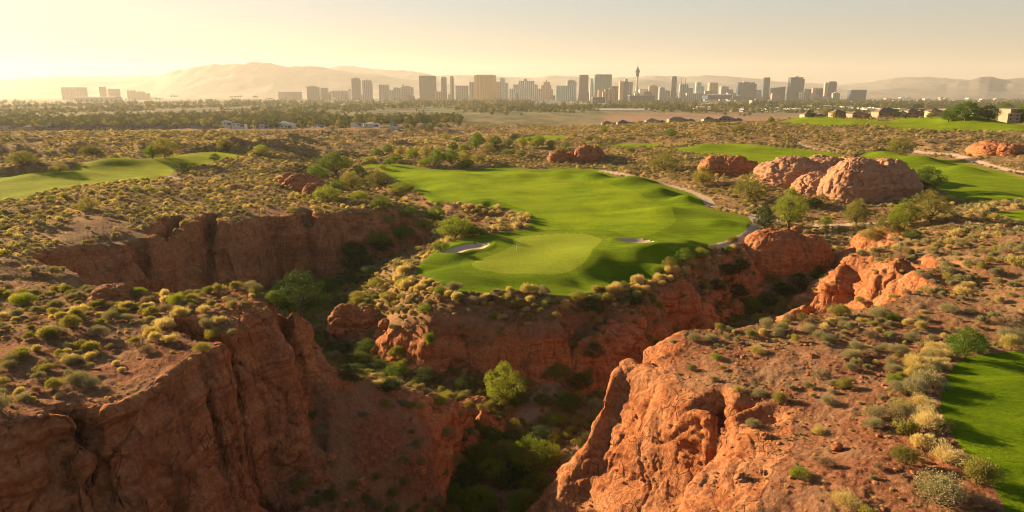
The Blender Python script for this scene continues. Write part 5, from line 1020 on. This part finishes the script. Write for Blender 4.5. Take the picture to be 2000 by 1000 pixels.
T_ = [(123,145,171,"tan","square hazy tower at far left, left of the pair",7400,"box"),(151,168,171,"tan","square hazy tower at far left, right of the pair",7400,"box"),(196,207,170,"tan","thin hazy tower standing alone at far left",7400,"box"),(214,232,174,"tan","squat hazy tower right of the thin one at far left",7400,"box"),(250,264,177,"tan","low hazy block on the left horizon",7800,"box"),(268,290,179,"tan","long low hazy block on the left horizon",7800,"twin"),
 (545,588,180,"tan","long flat dark slab building left of the skyline",6600,"box"),(601,625,169,"dark","first square block at the left end of the skyline",6300,"notch"),(628,641,172,"dark","narrow block beside the first skyline block",6300,"box"),(644,678,178,"brown","long low brown hotel at the left end of the skyline",6200,"curved"),(680,686,175,"pale","tiny pale tower behind the long low brown hotel",6900,"box"),
 (688.5,705,153,"dark","taller of two slender grey towers on the left",6200,"notch"),(709.5,727,157,"grey","shorter of two slender grey towers on the left",6200,"notch"),(741,760,166,"grey","plain grey block between the slender pair and jagged hotel",6300,"box"),(762,807,168,"grey","wide grey hotel with a jagged turreted roofline",6400,"jag"),(820,852,148.5,"dark","massive dark slab tower left of the skyline centre",6100,"box"),
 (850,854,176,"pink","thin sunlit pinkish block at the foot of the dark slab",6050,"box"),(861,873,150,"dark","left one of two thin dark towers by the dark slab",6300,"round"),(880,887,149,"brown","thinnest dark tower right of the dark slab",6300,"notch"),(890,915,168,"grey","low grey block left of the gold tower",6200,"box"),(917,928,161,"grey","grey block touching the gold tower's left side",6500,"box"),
 (926,969,147,"gold","wide gold glass tower in the skyline",6000,"curved"),(969,979,160,"brown","low brown wing right of the gold tower",6200,"box"),(977,993,153,"cyan","pale stepped blue tower behind the gold tower's wing",6400,"twin"),(995,1057,158,"pale","very wide pale ribbed resort hotel with a stepped roof",5900,"step"),(1054,1080,160,"pink","pinkish block with a dark arch right of the ribbed hotel",6200,"step"),
 (1086,1125,168,"cyan","wide low blue glass building right of the pinkish block",6000,"box"),(1107,1125,157,"grey","grey tower rising behind the blue glass building",6400,"notch"),(1130,1149,147,"dark","tall dark tower with a flared base",6000,"flare"),(1152,1161,155,"pale","pale stepped slab glued to the teal tower",6150,"twin"),(1160.5,1193,146,"teal","wide teal glass tower",6000,"box"),
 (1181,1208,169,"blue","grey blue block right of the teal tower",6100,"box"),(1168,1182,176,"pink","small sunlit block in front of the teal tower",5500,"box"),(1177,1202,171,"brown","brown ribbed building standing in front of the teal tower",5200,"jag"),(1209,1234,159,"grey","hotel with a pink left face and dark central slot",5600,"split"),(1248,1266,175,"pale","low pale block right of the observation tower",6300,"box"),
 (1267,1284,167,"tan","tan block with a raised roof right of the observation tower",6200,"notch"),(1287,1304,171,"grey","stepped grey block between tan block and slender tower",6100,"twin"),(1310,1321,149,"dark","slender dark tower with a rounded top",6100,"round"),(1327,1352,165,"grey","grey block crowned by two masts",6100,"horns"),(1358,1374,161,"cyan","thin pale tower with a lower right wing",6300,"twin"),
 (1383,1400,162,"pink","pinkish square tower right of the masts",6200,"box"),(1376,1391,178,"grey","low grey block in front of the pinkish square tower",5800,"box"),(1406,1430,169,"grey","wide grey block with a lower right step",6100,"twin"),(1439.5,1475,161,"blue","broad blue grey tower with a small roof bump",5900,"notch"),(1475,1486,176,"grey","low grey block behind the broad blue tower",6300,"box"),
 (1489,1501,152,"blue","narrow tall blue tower on the right",5900,"box"),(1504,1531,169,"blue","blue block with a slanting roof",5900,"lean"),(1540,1567,151,"blue","tallest broad blue tower at the right of the skyline",5800,"notch"),(1569,1579,174,"grey","left half of a low grey pair right of the tallest blue tower",6000,"box"),(1580.5,1589,174,"grey","right half of a low grey pair right of the tallest blue tower",6000,"box"),
 (1590,1608,173,"blue","low blue block with a sunlit left end",5900,"box"),(1615,1633,159,"blue","curved blue tower with an orange sunlit flank",5800,"round"),(1659,1689,176,"blue","low blue slab at the right end of the skyline",5800,"box"),(1096,1104,176,"pale","small pale block behind the blue glass building",6500,"box"),(1300,1309,178,"grey","low grey block at the foot of the slender rounded tower",6400,"box"),
 (1340,1372,183,"grey","long low grey block below the masts",5600,"box"),(1420,1440,182,"grey","low wide block between wide grey block and broad blue tower",6000,"box"),(1586,1591,172,"pink","thin orange strip added as the sunlit end of the low blue block",5850,"box"),(1609,1615,162,"pink","thin orange strip added as the sunlit flank of the curved blue tower",5780,"box"),(1507,1517,183,"tan","cream cube in front of the slanting roof block",5000,"box")]  # thin orange strips paint sunlight on the blue towers' left sides
for i, t in enumerate(T_): tower(*t[:4], t[4], t[5], t[6], yaw=.0 if t[6] in ("split", "curved") else ((i*37) % 11 - 5)*.012)
 
rc2 = np.random.default_rng(31)
for i in range(56):
    u = float(rc2.uniform(600, 1650)) if i < 56 else float(rc2.uniform(180, 600)); w_ = float(rc2.uniform(5, 17)); vt = float(rc2.uniform(179, 190)); c = ["tan", "grey", "pale", "blue", "brown", "dark"][int(rc2.integers(0, 6))]
    wh = "left of the dark slab tower" if u < 820 else "between the dark slab tower and ribbed hotel" if u < 1057 else "between the ribbed hotel and observation tower" if u < 1243 else "between the observation tower and broad blue tower" if u < 1440 else "among the blue towers at right"
    s_ = "small" if w_ < 11 else "wide"; tower(u-w_/2, u+w_/2, vt, c, "%s %s midrise block %s" % (s_, c, wh), float(rc2.uniform(5600, 6700)), ["box", "twin", "notch"][i % 3], name="midrise_block", yaw=float(rc2.uniform(-.1, .1)), group="%s %s midrise blocks %s" % (s_, c, wh))
# observation tower
def obs_tower():
    D = 6000; s = D/(F*CP+320*SP); x = 243.7*s; zb = float(hz(x, D)); t = add_obj("observation_tower", None, (x, D, zb)); tag(t, "very tall concrete observation tower with a pod and needle", "tower")
    def lathe(nm, prof, m, n=24):
        a = np.arange(n)/n*2*np.pi; v_ = np.concatenate([np.stack([r*np.cos(a), r*np.sin(a), 0*a+z], -1) for r, z in prof]); q_ = [[i+n*j, (i+1) % n+n*j, (i+1) % n+n*(j+1), i+n*(j+1)] for j in range(len(prof)-1) for i in range(n)]
        add_obj(nm, np_mesh(nm, v_, q_, mats=[m], smooth=True), (0, 0, 0), 0, 1.0, t)
    zp = zat(150, D)-zb; za = zat(130, D)-zb; zt = zat(119, D)-zb; pw = 4.6*s
    lathe("shaft", [(4.6*s, 0), (3.0*s, zp*.35), (2.2*s, zp*.7), (1.8*s, zp*.9), (2.2*s, zp)], FC["pale"])
    zz = za-zp; lathe("pod", [(2.2*s, zp), (3.0*s, zp+zz*.12), (3.4*s, zp+zz*.35), (pw, zp+zz*.55), (pw, zp+zz*.62), (3.4*s, zp+zz*.66), (2.6*s, zp+zz*.8), (1.3*s, zp+zz*.92), (.8*s, za)], FC["dark"])
    lathe("mast", [(.75*s, za), (.45*s, za+(zt-za)*.4), (.25*s, zt), (.05, zt+3)], M_ROOFG, 8)
obs_tower()
def hall(u0, u1, vt, vb, D, m, label, curve=0, group=None, name="warehouse", dep=60):
    s = D/(F*CP+300*SP); zb = zat(vb, D); zt = zat(vt, D); x = (.5*(u0+u1)-1000)*s; w_ = (u1-u0)*s; H_ = zt-zb
    t = add_obj(name, None, (x, D, zb)); tag(t, label, "building", group); n = 14
    add_obj("wall", np_mesh("wall", *box(-w_/2, w_/2, -dep/2, dep/2, -6, H_*.72)), (0, 0, 0), 0, 1.0, t).data.materials.append(m[0])
    a = np.linspace(0, np.pi, n); 
    if curve: rx = dep/2+2; v_ = np.concatenate([np.stack([0*a-w_/2-2, -rx*np.cos(a), H_*.72+H_*.28*np.sin(a)], -1), np.stack([0*a+w_/2+2, -rx*np.cos(a), H_*.72+H_*.28*np.sin(a)], -1)]); q_ = [[i, i+1, n+i+1, n+i] for i in range(n-1)]; add_obj("roof", np_mesh("roof", v_, q_, mats=[m[1]], smooth=True), (0, 0, .3), 0, 1.0, t)
    else: add_obj("roof", np_mesh("roof", *boxes([(-w_/2-.6, w_/2+.6, -dep/2-.6, dep/2+.6, H_*.72, H_*.8), (-w_*.2, -w_*.1, -5, 5, H_*.8, H_)]), mats=[m[1]]), (0, 0, 0), 0, 1.0, t)
    k = max(2, min(8, int(w_/30))); add_obj("door", np_mesh("door", *boxes([(-w_/2+w_*(i+.35)/k, -w_/2+w_*(i+.65)/k, -dep/2-.5, -dep/2, -5, H_*.45) for i in range(k)]), mats=[FC["dark"]]), (0, 0, 0), 0, 1.0, t)
    return t
WW = (M_WHITE, M_WHITE); TT = (FC["tan"], M_ROOFG); GG = (FC["grey"], M_WHITE); BB = (FC["blue"], FC["grey"])
hall(1162,1268,212.5,222,2300,WW,"very long white barrel roofed hall in the valley",1,dep=50); hall(1092,1146,214.5,222,2300,GG,"white roofed hall left of the very long one",1,dep=50); hall(1052,1090,217.5,223,2350,GG,"smaller grey hall left of the white roofed hall"); hall(1268,1302,218,224,2250,GG,"low grey shed at the right end of the very long hall")
hall(1364,1432,207,214,2900,WW,"long white L shaped store right of the very long hall",0,dep=90); hall(1300,1340,211.5,216,2800,GG,"low pale shed left of the long white store"); hall(1228,1277,184,195,4700,BB,"long blue grey columned block under the skyline",0,dep=60); hall(1376,1422,184,192,5000,BB,"low blue domed arena under the skyline",1,dep=150)
hall(1466,1493,193,208,3300,(FC["brown"],FC["tan"]),"brown hotel with a sunlit left end in the right valley",0,dep=40); hall(1493,1516,195,207,3500,(FC["blue"],FC["grey"]),"blue grey office block beside the brown hotel",0,dep=40); hall(1156,1180,187,199,4300,(FC["dark"],M_ROOFG),"dark low block under the teal tower",0,dep=60); hall(1428,1470,186,193,5200,(FC["blue"],M_ROOFG),"long low dark block under the broad blue tower",0,dep=60)
hall(155,232,189,197,5600,TT,"low wide hazy hall in front of the far left towers",1,dep=120)
# low buildings of the valley
rb = np.random.default_rng(77)
ZN = [(1250,1480,196,206,"in the band right under the middle skyline",34),(1480,1720,196,212,"in the band right of the brown hotel",44),(1700,2000,190,208,"on the flat far right valley",44),(1000,1250,196,201,"just under the teal and ribbed towers",22),(620,1000,194,198,"in the haze under the left skyline",20),(1300,1560,212,219,"round the long white store",18),(1560,1960,206,216,"behind the hilltop houses",30),(240,600,186,198,"in the haze of the far left plain",12)]
for u0, u1, v0, v1, wh, n in ZN:
    for i in range(n):
        v = rb.uniform(v0, v1); u = rb.uniform(u0, u1); dd_ = 60+33; 
        al = (F*SP - (500-v)*CP)/(F*CP+(500-v)*SP); D = 3000
        for _ in range(6): D = (CZ - float(hz((u-1000)/F*D, D)))/max(al, .004); D = min(D, 6800)
        w_ = rb.uniform(5, 20)*(1.25 if v > 203 else .8); h_ = rb.uniform(1.0, 2.4)
        c = rb.integers(0, 4); col = [WW, GG, TT, (FC["pale"], M_WHITE)][c]; cn = ["white", "grey walled", "tan", "cream"][c]
        hall(u-w_/2, u+w_/2, v-h_, v, D, col, "low %s %s building %s" % ("long" if w_ > 13 else "small", cn, wh), 0, "low %s %s buildings %s" % ("long" if w_ > 13 else "small", cn, wh), "low_building", dep=rb.uniform(20, 60))
# ------------------------------------------------------------------ houses
M_TILE = plain_mat("roof_tiles", (.16, .11, .085), (.25, .18, .14), .9); M_TILE2 = plain_mat("grey_roof_tiles", (.12, .11, .10), (.19, .17, .155), .9); M_STUC = plain_mat("tan_stucco", (.28, .21, .15), (.36, .28, .20), .4); M_STUC2 = plain_mat("cream_stucco", (.38, .31, .22), (.47, .39, .29), .4); M_STUC3 = plain_mat("grey_stucco", (.26, .24, .22), (.33, .30, .27), .4)
mg, ntg, bsg = mat("window_glass"); bsg.inputs["Base Color"].default_value = (.02, .025, .03, 1); bsg.inputs["Roughness"].default_value = .12; bsg.inputs["Specular IOR Level"].default_value = .6; M_WIN = mg
def hip(x0, x1, y0, y1, z, h, ov=.7):
    x0 -= ov; x1 += ov; y0 -= ov; y1 += ov; k = min(x1-x0, y1-y0)/2; wx = x1-x0 > y1-y0
    r = [(x0+k, (y0+y1)/2, z+h), (x1-k, (y0+y1)/2, z+h)] if wx else [((x0+x1)/2, y0+k, z+h), ((x0+x1)/2, y1-k, z+h)]
    v_ = [(x0, y0, z), (x1, y0, z), (x1, y1, z), (x0, y1, z)] + r
    q_ = [(0, 1, 5, 4), (2, 3, 4, 5)] if wx else [(1, 2, 5, 4), (3, 0, 4, 5)]; t_ = [(1, 2, 5), (3, 0, 4)] if wx else [(0, 1, 4), (2, 3, 5)]
    return v_, q_ + [(0, 3, 2, 1)], t_
def house(u0, u1, vt, vb, D, wall, roof, label, group=None, yaw=0, two=False, flat=False, vol=None, hide_base=3):
    s = D/(F*CP+290*SP); zb = zat(vb, D); zt = zat(vt, D); x = (.5*(u0+u1)-1000)*s; w_ = (u1-u0)*s; H_ = zt-zb; dp = min(w_*.6, 16)
    g = float(hz(x, D)); 
    t = add_obj("house", None, (x, D, zb), yaw); tag(t, label, "house", group)
    wh = H_*(.62 if not flat else .88); parts = [(-w_/2, w_*.18, -dp/2, dp/2, wh), (w_*.18-.01, w_/2, -dp/2-2, dp/2-2, wh*.72)] if vol is None else vol(w_, dp, wh)
    add_obj("wall", np_mesh("wall", *boxes([(a, b_, c_, d_, -max(2.5, zb-g+1.5), h_) for a, b_, c_, d_, h_ in parts]), mats=[wall]), (0, 0, 0), 0, 1.0, t)
    VV = []; QQ = []; TT_ = []; o = 0
    for a, b_, c_, d_, h_ in parts:
        if flat: v_, q_ = box(a-.5, b_+.5, c_-.5, d_+.5, h_, h_+.6); v_ = v_.tolist(); q_ = [tuple(q) for q in q_]; tt_ = []
        else: v_, q_, tt_ = hip(a, b_, c_, d_, h_+.003, (H_-wh)*min(1, h_/wh+.1))
        VV += v_; QQ += [tuple(i+o for i in q) for q in q_]; TT_ += [tuple(i+o for i in q) for q in tt_]; o += len(v_)
    add_obj("roof", np_mesh("roof", VV, QQ, TT_, mats=[roof]), (0, 0, 0), 0, 1.0, t)
    rr = random.Random(int(u0*7+vb)); 
    for a, b_, c_, d_, h_ in parts:
        n = max(1, int((b_-a)/4.5)); 
        for fl_ in range(2 if h_ > 5 else 1):
            for i in range(min(n, 5)):
                if rr.random() < .25: continue
                xx = a + (b_-a)*(i+.5)/n; z0 = .9 + fl_*3; 
                if z0+1.5 > h_: continue
                add_obj("window", np_mesh("window", *boxes([(xx-.8, xx+.8, c_-.06, c_+.02, z0, z0+1.4)]), mats=[M_WIN]), (0, 0, 0), 0, 1.0, t)
    a, b_, c_, d_, h_ = parts[-1]; add_obj("door", np_mesh("door", *boxes([((a+b_)/2-2.3, (a+b_)/2+2.3, c_-.1, c_+.02, -.5, min(2.6, h_*.7))]), mats=[M_TILE]), (0, 0, 0), 0, 1.0, t)
    return t
HS = [(1176,1206,236,246,880,M_STUC3,M_TILE2,"grey house at the left of the canyon edge pair"),(1206,1240,234,247,860,M_STUC3,M_TILE2,"house with pale arches at the canyon edge"),(1240,1275,236,246,900,M_STUC3,M_TILE,"dim house right of the one with pale arches"),(1262,1298,231,242,980,M_STUC3,M_TILE2,"dark wide roof on the centre ridge"),(1306,1356,228,240,960,M_STUC3,M_TILE2,"larger dark wide roof on the centre ridge"),
 (1374,1404,228,240,900,M_STUC2,M_TILE2,"cream fronted house with a dark roof on the ridge"),(1402,1448,226,240,900,M_STUC,M_TILE2,"wide dark roofed house next to the cream fronted one"),
 (1568,1606,218,232,800,M_STUC2,M_TILE,"brown roofed house behind the high fairway"),(1624,1662,214,230,800,M_STUC,M_TILE,"tan gabled house behind the high fairway"),(1660,1706,216,231,780,M_STUC,M_TILE,"long brown roofed house behind the high fairway"),(1710,1768,211,231,760,M_STUC,M_TILE,"large brown house with a raised middle on the right ridge"),(1728,1748,209,222,820,M_STUC2,M_TILE,"upper cream house behind the large brown one"),
 (1770,1800,212,224,860,M_STUC,M_TILE,"brown roof left of the round dark tree"),(1812,1850,212,226,860,M_STUC2,M_TILE,"cream house left of the largest skyline tree"),(1896,1932,210,226,820,M_STUC,M_TILE2,"dark roofed house right of the largest skyline tree")]
for h in HS: house(*h)
house(1960,2014,211,235,640,M_STUC,M_STUC3,"cream two storey villa with flat parapets at the right frame edge", None, 0, True, True, lambda w_, dp, wh: [(-w_*.3, w_*.5, -dp*.2, dp*.8, wh), (-w_*.5, -w_*.05, -dp*.5, dp*.3, wh*.6), (w_*.15, w_*.5, -dp*.6, dp*.1, wh*.62)])
house(0,34,237,257,880,M_STUC2,M_TILE,"two storey cream compound at the left frame edge", None, 0, True)
HL = [(44,74),(82,112),(112,140),(142,160),(160,178),(180,205),(216,242),(246,268),(268,298),(304,330),(332,356),(364,392),(394,428)]
for i, (a, b_) in enumerate(HL):
    house(a, b_, 243-(i % 3)*2, 256-(i % 2), 868+10*(i % 3), [M_STUC, M_STUC3, M_STUC2][i % 3], [M_TILE, M_TILE2][i % 2], "%s house with %s roof, number %s in the row along the brush" % (["tan", "grey", "cream"][i % 3], ["brown", "grey"][i % 2], ["two","three","four","five","six","seven","eight","nine","ten","eleven","twelve","thirteen","fourteen"][i]), None, ((i*29) % 7-3)*.08)
HW = [(432,450,234,243,"white flat roofed house in the left suburb"),(452,478,236,246,"white house with a yellow front in the left suburb"),(498,524,238,249,"white gabled house at the suburb edge"),(541,573,236,249,"large white domed roof house at the suburb edge"),(612,632,240,248,"small white house at the suburb edge among trees"),(685,708,236,244,"white house left of the long white wall"),(712,740,238,246,"long white house at the right of the suburb"),(760,776,238,245,"small white house at the suburb's right end")]
for a, b_, c_, d_, lb in HW: house(a, b_, c_, d_, 905, M_WHITE, M_WHITE if a in (432, 541, 712) else M_TILE2, lb, None, ((a) % 5-2)*.08)
for k, (a, b_) in enumerate([(20,50),(60,90),(100,135),(150,180),(200,232),(250,280),(300,330),(350,380),(400,430),(470,500),(520,550),(580,610),(640,665),(700,725),(780,805)]):
    house(a, b_, 228+(k % 3), 236+(k % 3), 1250+30*(k % 4), [M_STUC, M_STUC3][k % 2], M_TILE, "half hidden %s house %s of the suburb's second row" % (["tan", "grey"][k % 2], ["in the left part", "in the middle", "in the right part"][min(2, a//270)]), "%s houses %s of the suburb's second row" % (["tan", "grey"][k % 2], ["in the left part", "in the middle", "in the right part"][min(2, a//270)]))
def lowwall(u0, u1, v, D, label, h=1.6):
    s = D/(F*CP+290*SP); x0, x1 = (u0-1000)*s, (u1-1000)*s; zb = zat(v, D); t = add_obj("garden_wall", np_mesh("garden_wall", *boxes([(0, x1-x0, -.2, .2, -2.5, h)] + [((x1-x0)*i/8-.25, (x1-x0)*i/8+.25, -.28, .28, -2.5, h+.3) for i in range(9)]), mats=[M_WHITE]), (x0, D, zb)); tag(t, label, "wall")
lowwall(-20, 76, 260, 850, "low white garden wall at the left frame edge", 2.2); lowwall(712, 742, 247, 960, "white wall in front of the long white house", 1.6)
# ------------------------------------------------------------------ suburb trees
L_FAR = leaf_mat("dusty_leaves", [(.06, .075, .03), (.10, .11, .045), (.15, .15, .07)], .2)
ST = [tree_meshes(40+i, [L_FAR, L_OLIVE, L_DARK, L_FAR][i], 1, [.8, .75, 1.0, 1.2][i], 16, 16, .2, .2, .1) for i in range(4)]
def palm_mesh():
    rg = np.random.default_rng(9); v_, q_ = tubes([((0, 0, -.2), (.05, 0, 4.4), .12, .09)], 6); n = 420
    d = rg.normal(size=(n, 3)); d /= np.linalg.norm(d, axis=1, keepdims=True); c = np.array([.05, 0, 4.5]) + d*rg.uniform(.1, .8, (n, 1)); a, b_ = cards(rg, c, d, .4, 5, .3); return np_mesh("crown", a, b_, mats=[L_OLIVE]), np_mesh("trunk", v_, q_, mats=[M_BARK])
PALM = palm_mesh(); ncount = 0
def subtree(u, v, wpx, k, rows, lab, grp):
    al = (F*SP - (500-v)*CP)/(F*CP+(500-v)*SP); D = 1200
    for _ in range(8): D = (CZ - float(hz((u-1000)/F*D, D)))/al
    D = min(max(D, 900), 3800); x = (u-1000)/(F*CP+300*SP)*D; rad = .5*wpx/F*D; z = float(hz(x, D))
    cr, tk = PALM if k == 4 else ST[k]; sc = rad*.45 if k == 4 else rad
    o = add_obj("palm_tree" if k == 4 else "tree", None, (x, D, z-.1), rb.uniform(0, 6), sc); tag(o, lab, "tree", grp); add_obj("crown", cr, (0, 0, 0), 0, 1.0, o); add_obj("trunk", tk, (0, 0, 0), 0, 1.0, o)
KN = ["green", "olive", "dark green", "tall green", "palm"]
for i in range(195):
    u = rb.uniform(-10, 900)*(.9+.1*rb.uniform()); t = rb.uniform(0, 1); v = 257 - 25*t**1.35 - (6 if u > 600 else 0); k = int(rb.choice([0, 1, 2, 3, 4], p=[.3, .25, .25, .12, .08])); w_ = rb.uniform(10, 22)*(1-.3*t)
    zone = ["at the left end", "in the left part", "in the middle", "in the right part", "at the right end"][int(np.clip(u/180, 0, 4))]; row = "front" if v > 246 else "back"
    subtree(u, v, w_, k, 0, "%s%s tree in the %s rows %s of the left suburb" % ("" if k < 4 else "slim ", KN[k].replace("palm", "palm"), row, zone), "%s trees in the %s rows %s of the left suburb" % (KN[k], row, zone))
for i in range(64):
    u = rb.uniform(1040, 2000)*(1 if i < 30 else 0) + (rb.uniform(1540, 2000) if i >= 30 else 0); v = rb.uniform(222, 238) if u < 1500 else rb.uniform(224, 232); k = int(rb.integers(0, 4)); x, y, z = ground_at(u, v)
    if y > 1100: continue
    cr, tk = ST[k]; o = add_obj("tree", None, (x, y, z), rb.uniform(0, 6), rb.uniform(2.4, 5)); zone = "by the canyon edge houses" if u < 1300 else "by the centre ridge houses" if u < 1560 else "by the right ridge houses"
    tag(o, "small %s tree %s" % (KN[k], zone), "tree", "small %s trees %s" % (KN[k], zone)); add_obj("crown", cr, (0, 0, 0), 0, 1.0, o); add_obj("trunk", tk, (0, 0, 0), 0, 1.0, o)
# far canopy: uncounted tree belts of the plain
n = 30000; u = rb.uniform(-60, 2060, n); al = rb.uniform(0, 1, n); D = 1100*(6.2)**al; x = (u-1000)/(F*CP+320*SP)*D; z = hz(x, D); U_, V_ = proj(x, D, z)
b1 = vnoise(x/260, D/900, None, 401); b2 = vnoise(x/90, D/240, None, 402)
pr = .55 + .9*b1 + .5*b2; pr[(D < 1900) & (u > 900)] -= .75; pr[(D < 1450) & (u < 900)] += .9; pr[(D > 2600) & (D < 4600)] += .15; pr[D > 4700] -= .55; pr[(D > 1800) & (u < 800)] -= .35; pr[(u > 1180) & (D < 2500)] -= .8; pr[(D > 1450) & (D < 2200) & (u < 900)] -= .5
m_ = rb.uniform(0, 1, n) < pr
ne = 260; ue = rb.uniform(-20, 900, ne); De = 905 + 420*rb.uniform(0, 1, ne)**1.2; x = np.append(x, (ue-1000)/(F*CP+320*SP)*De); D = np.append(D, De); z = np.append(z, hz(x[-ne:], De)); m_ = np.append(m_, np.ones(ne, bool))
gn_scatter("far_treetops", "distant belts of treetops covering the valley floor", x[m_], D[m_], z[m_]-.5, rb.uniform(3.5, 8, m_.sum())*np.clip(D[m_]/2600, .8, 1.5), rb.integers(0, 4, m_.sum()), [s_[0] for s_ in ST])
# ------------------------------------------------------------------ labels that several things share: tell them apart by their order where they are few
def order_labels():
    by = {}
    for o in list(C.objects):
        if "label" in o.keys() and "category" in o.keys() and o.parent is None: by.setdefault(o["label"], []).append(o)
    words = {2: ["left one of two:", "right one of two:"], 3: ["leftmost", "middle", "rightmost"], 4: ["leftmost", "second from left", "third from left", "rightmost"], 5: ["leftmost", "second from left", "middle", "second from right", "rightmost"], 6: ["leftmost", "second from left", "third from left", "third from right", "second from right", "rightmost"]}
    for lab, os_ in by.items():
        n = len(os_)
        if n < 2 or n > 6: continue
        os_.sort(key=lambda o: proj(o.location.x, o.location.y, o.location.z)[0])
        for o, w_ in zip(os_, words[n]):
            s = w_ + " " + lab
            if len(s.split()) <= 16: o["label"] = s
order_labels()
# ------------------------------------------------------------------ haze
def haze():
    me = bpy.data.meshes.new("haze")
    x0, x1, y0, y1, z0, z1 = -18000, 18000, -200, 20500, -135, 790
    vs = [(x, y, z) for z in (z0, z1) for y in (y0, y1) for x in (x0, x1)]
    me.from_pydata(vs, [], [(0, 2, 3, 1), (4, 5, 7, 6), (0, 1, 5, 4), (2, 6, 7, 3), (0, 4, 6, 2), (1, 3, 7, 5)]); me.update()
    m = bpy.data.materials.new("haze_air"); m.use_nodes = True; nt = m.node_tree; nt.nodes.clear()
    out = nt.nodes.new("ShaderNodeOutputMaterial"); pv = nt.nodes.new("ShaderNodeVolumePrincipled")
    pv.inputs["Color"].default_value = (.95, .93, .92, 1); pv.inputs["Density"].default_value = 0.000033; pv.inputs["Anisotropy"].default_value = .3
    nt.links.new(pv.outputs[0], out.inputs["Volume"]); me.materials.append(m)
    o = bpy.data.objects.new("haze", me); C.objects.link(o); tag(o, "thin golden haze filling the valley air", kind="stuff")
haze()
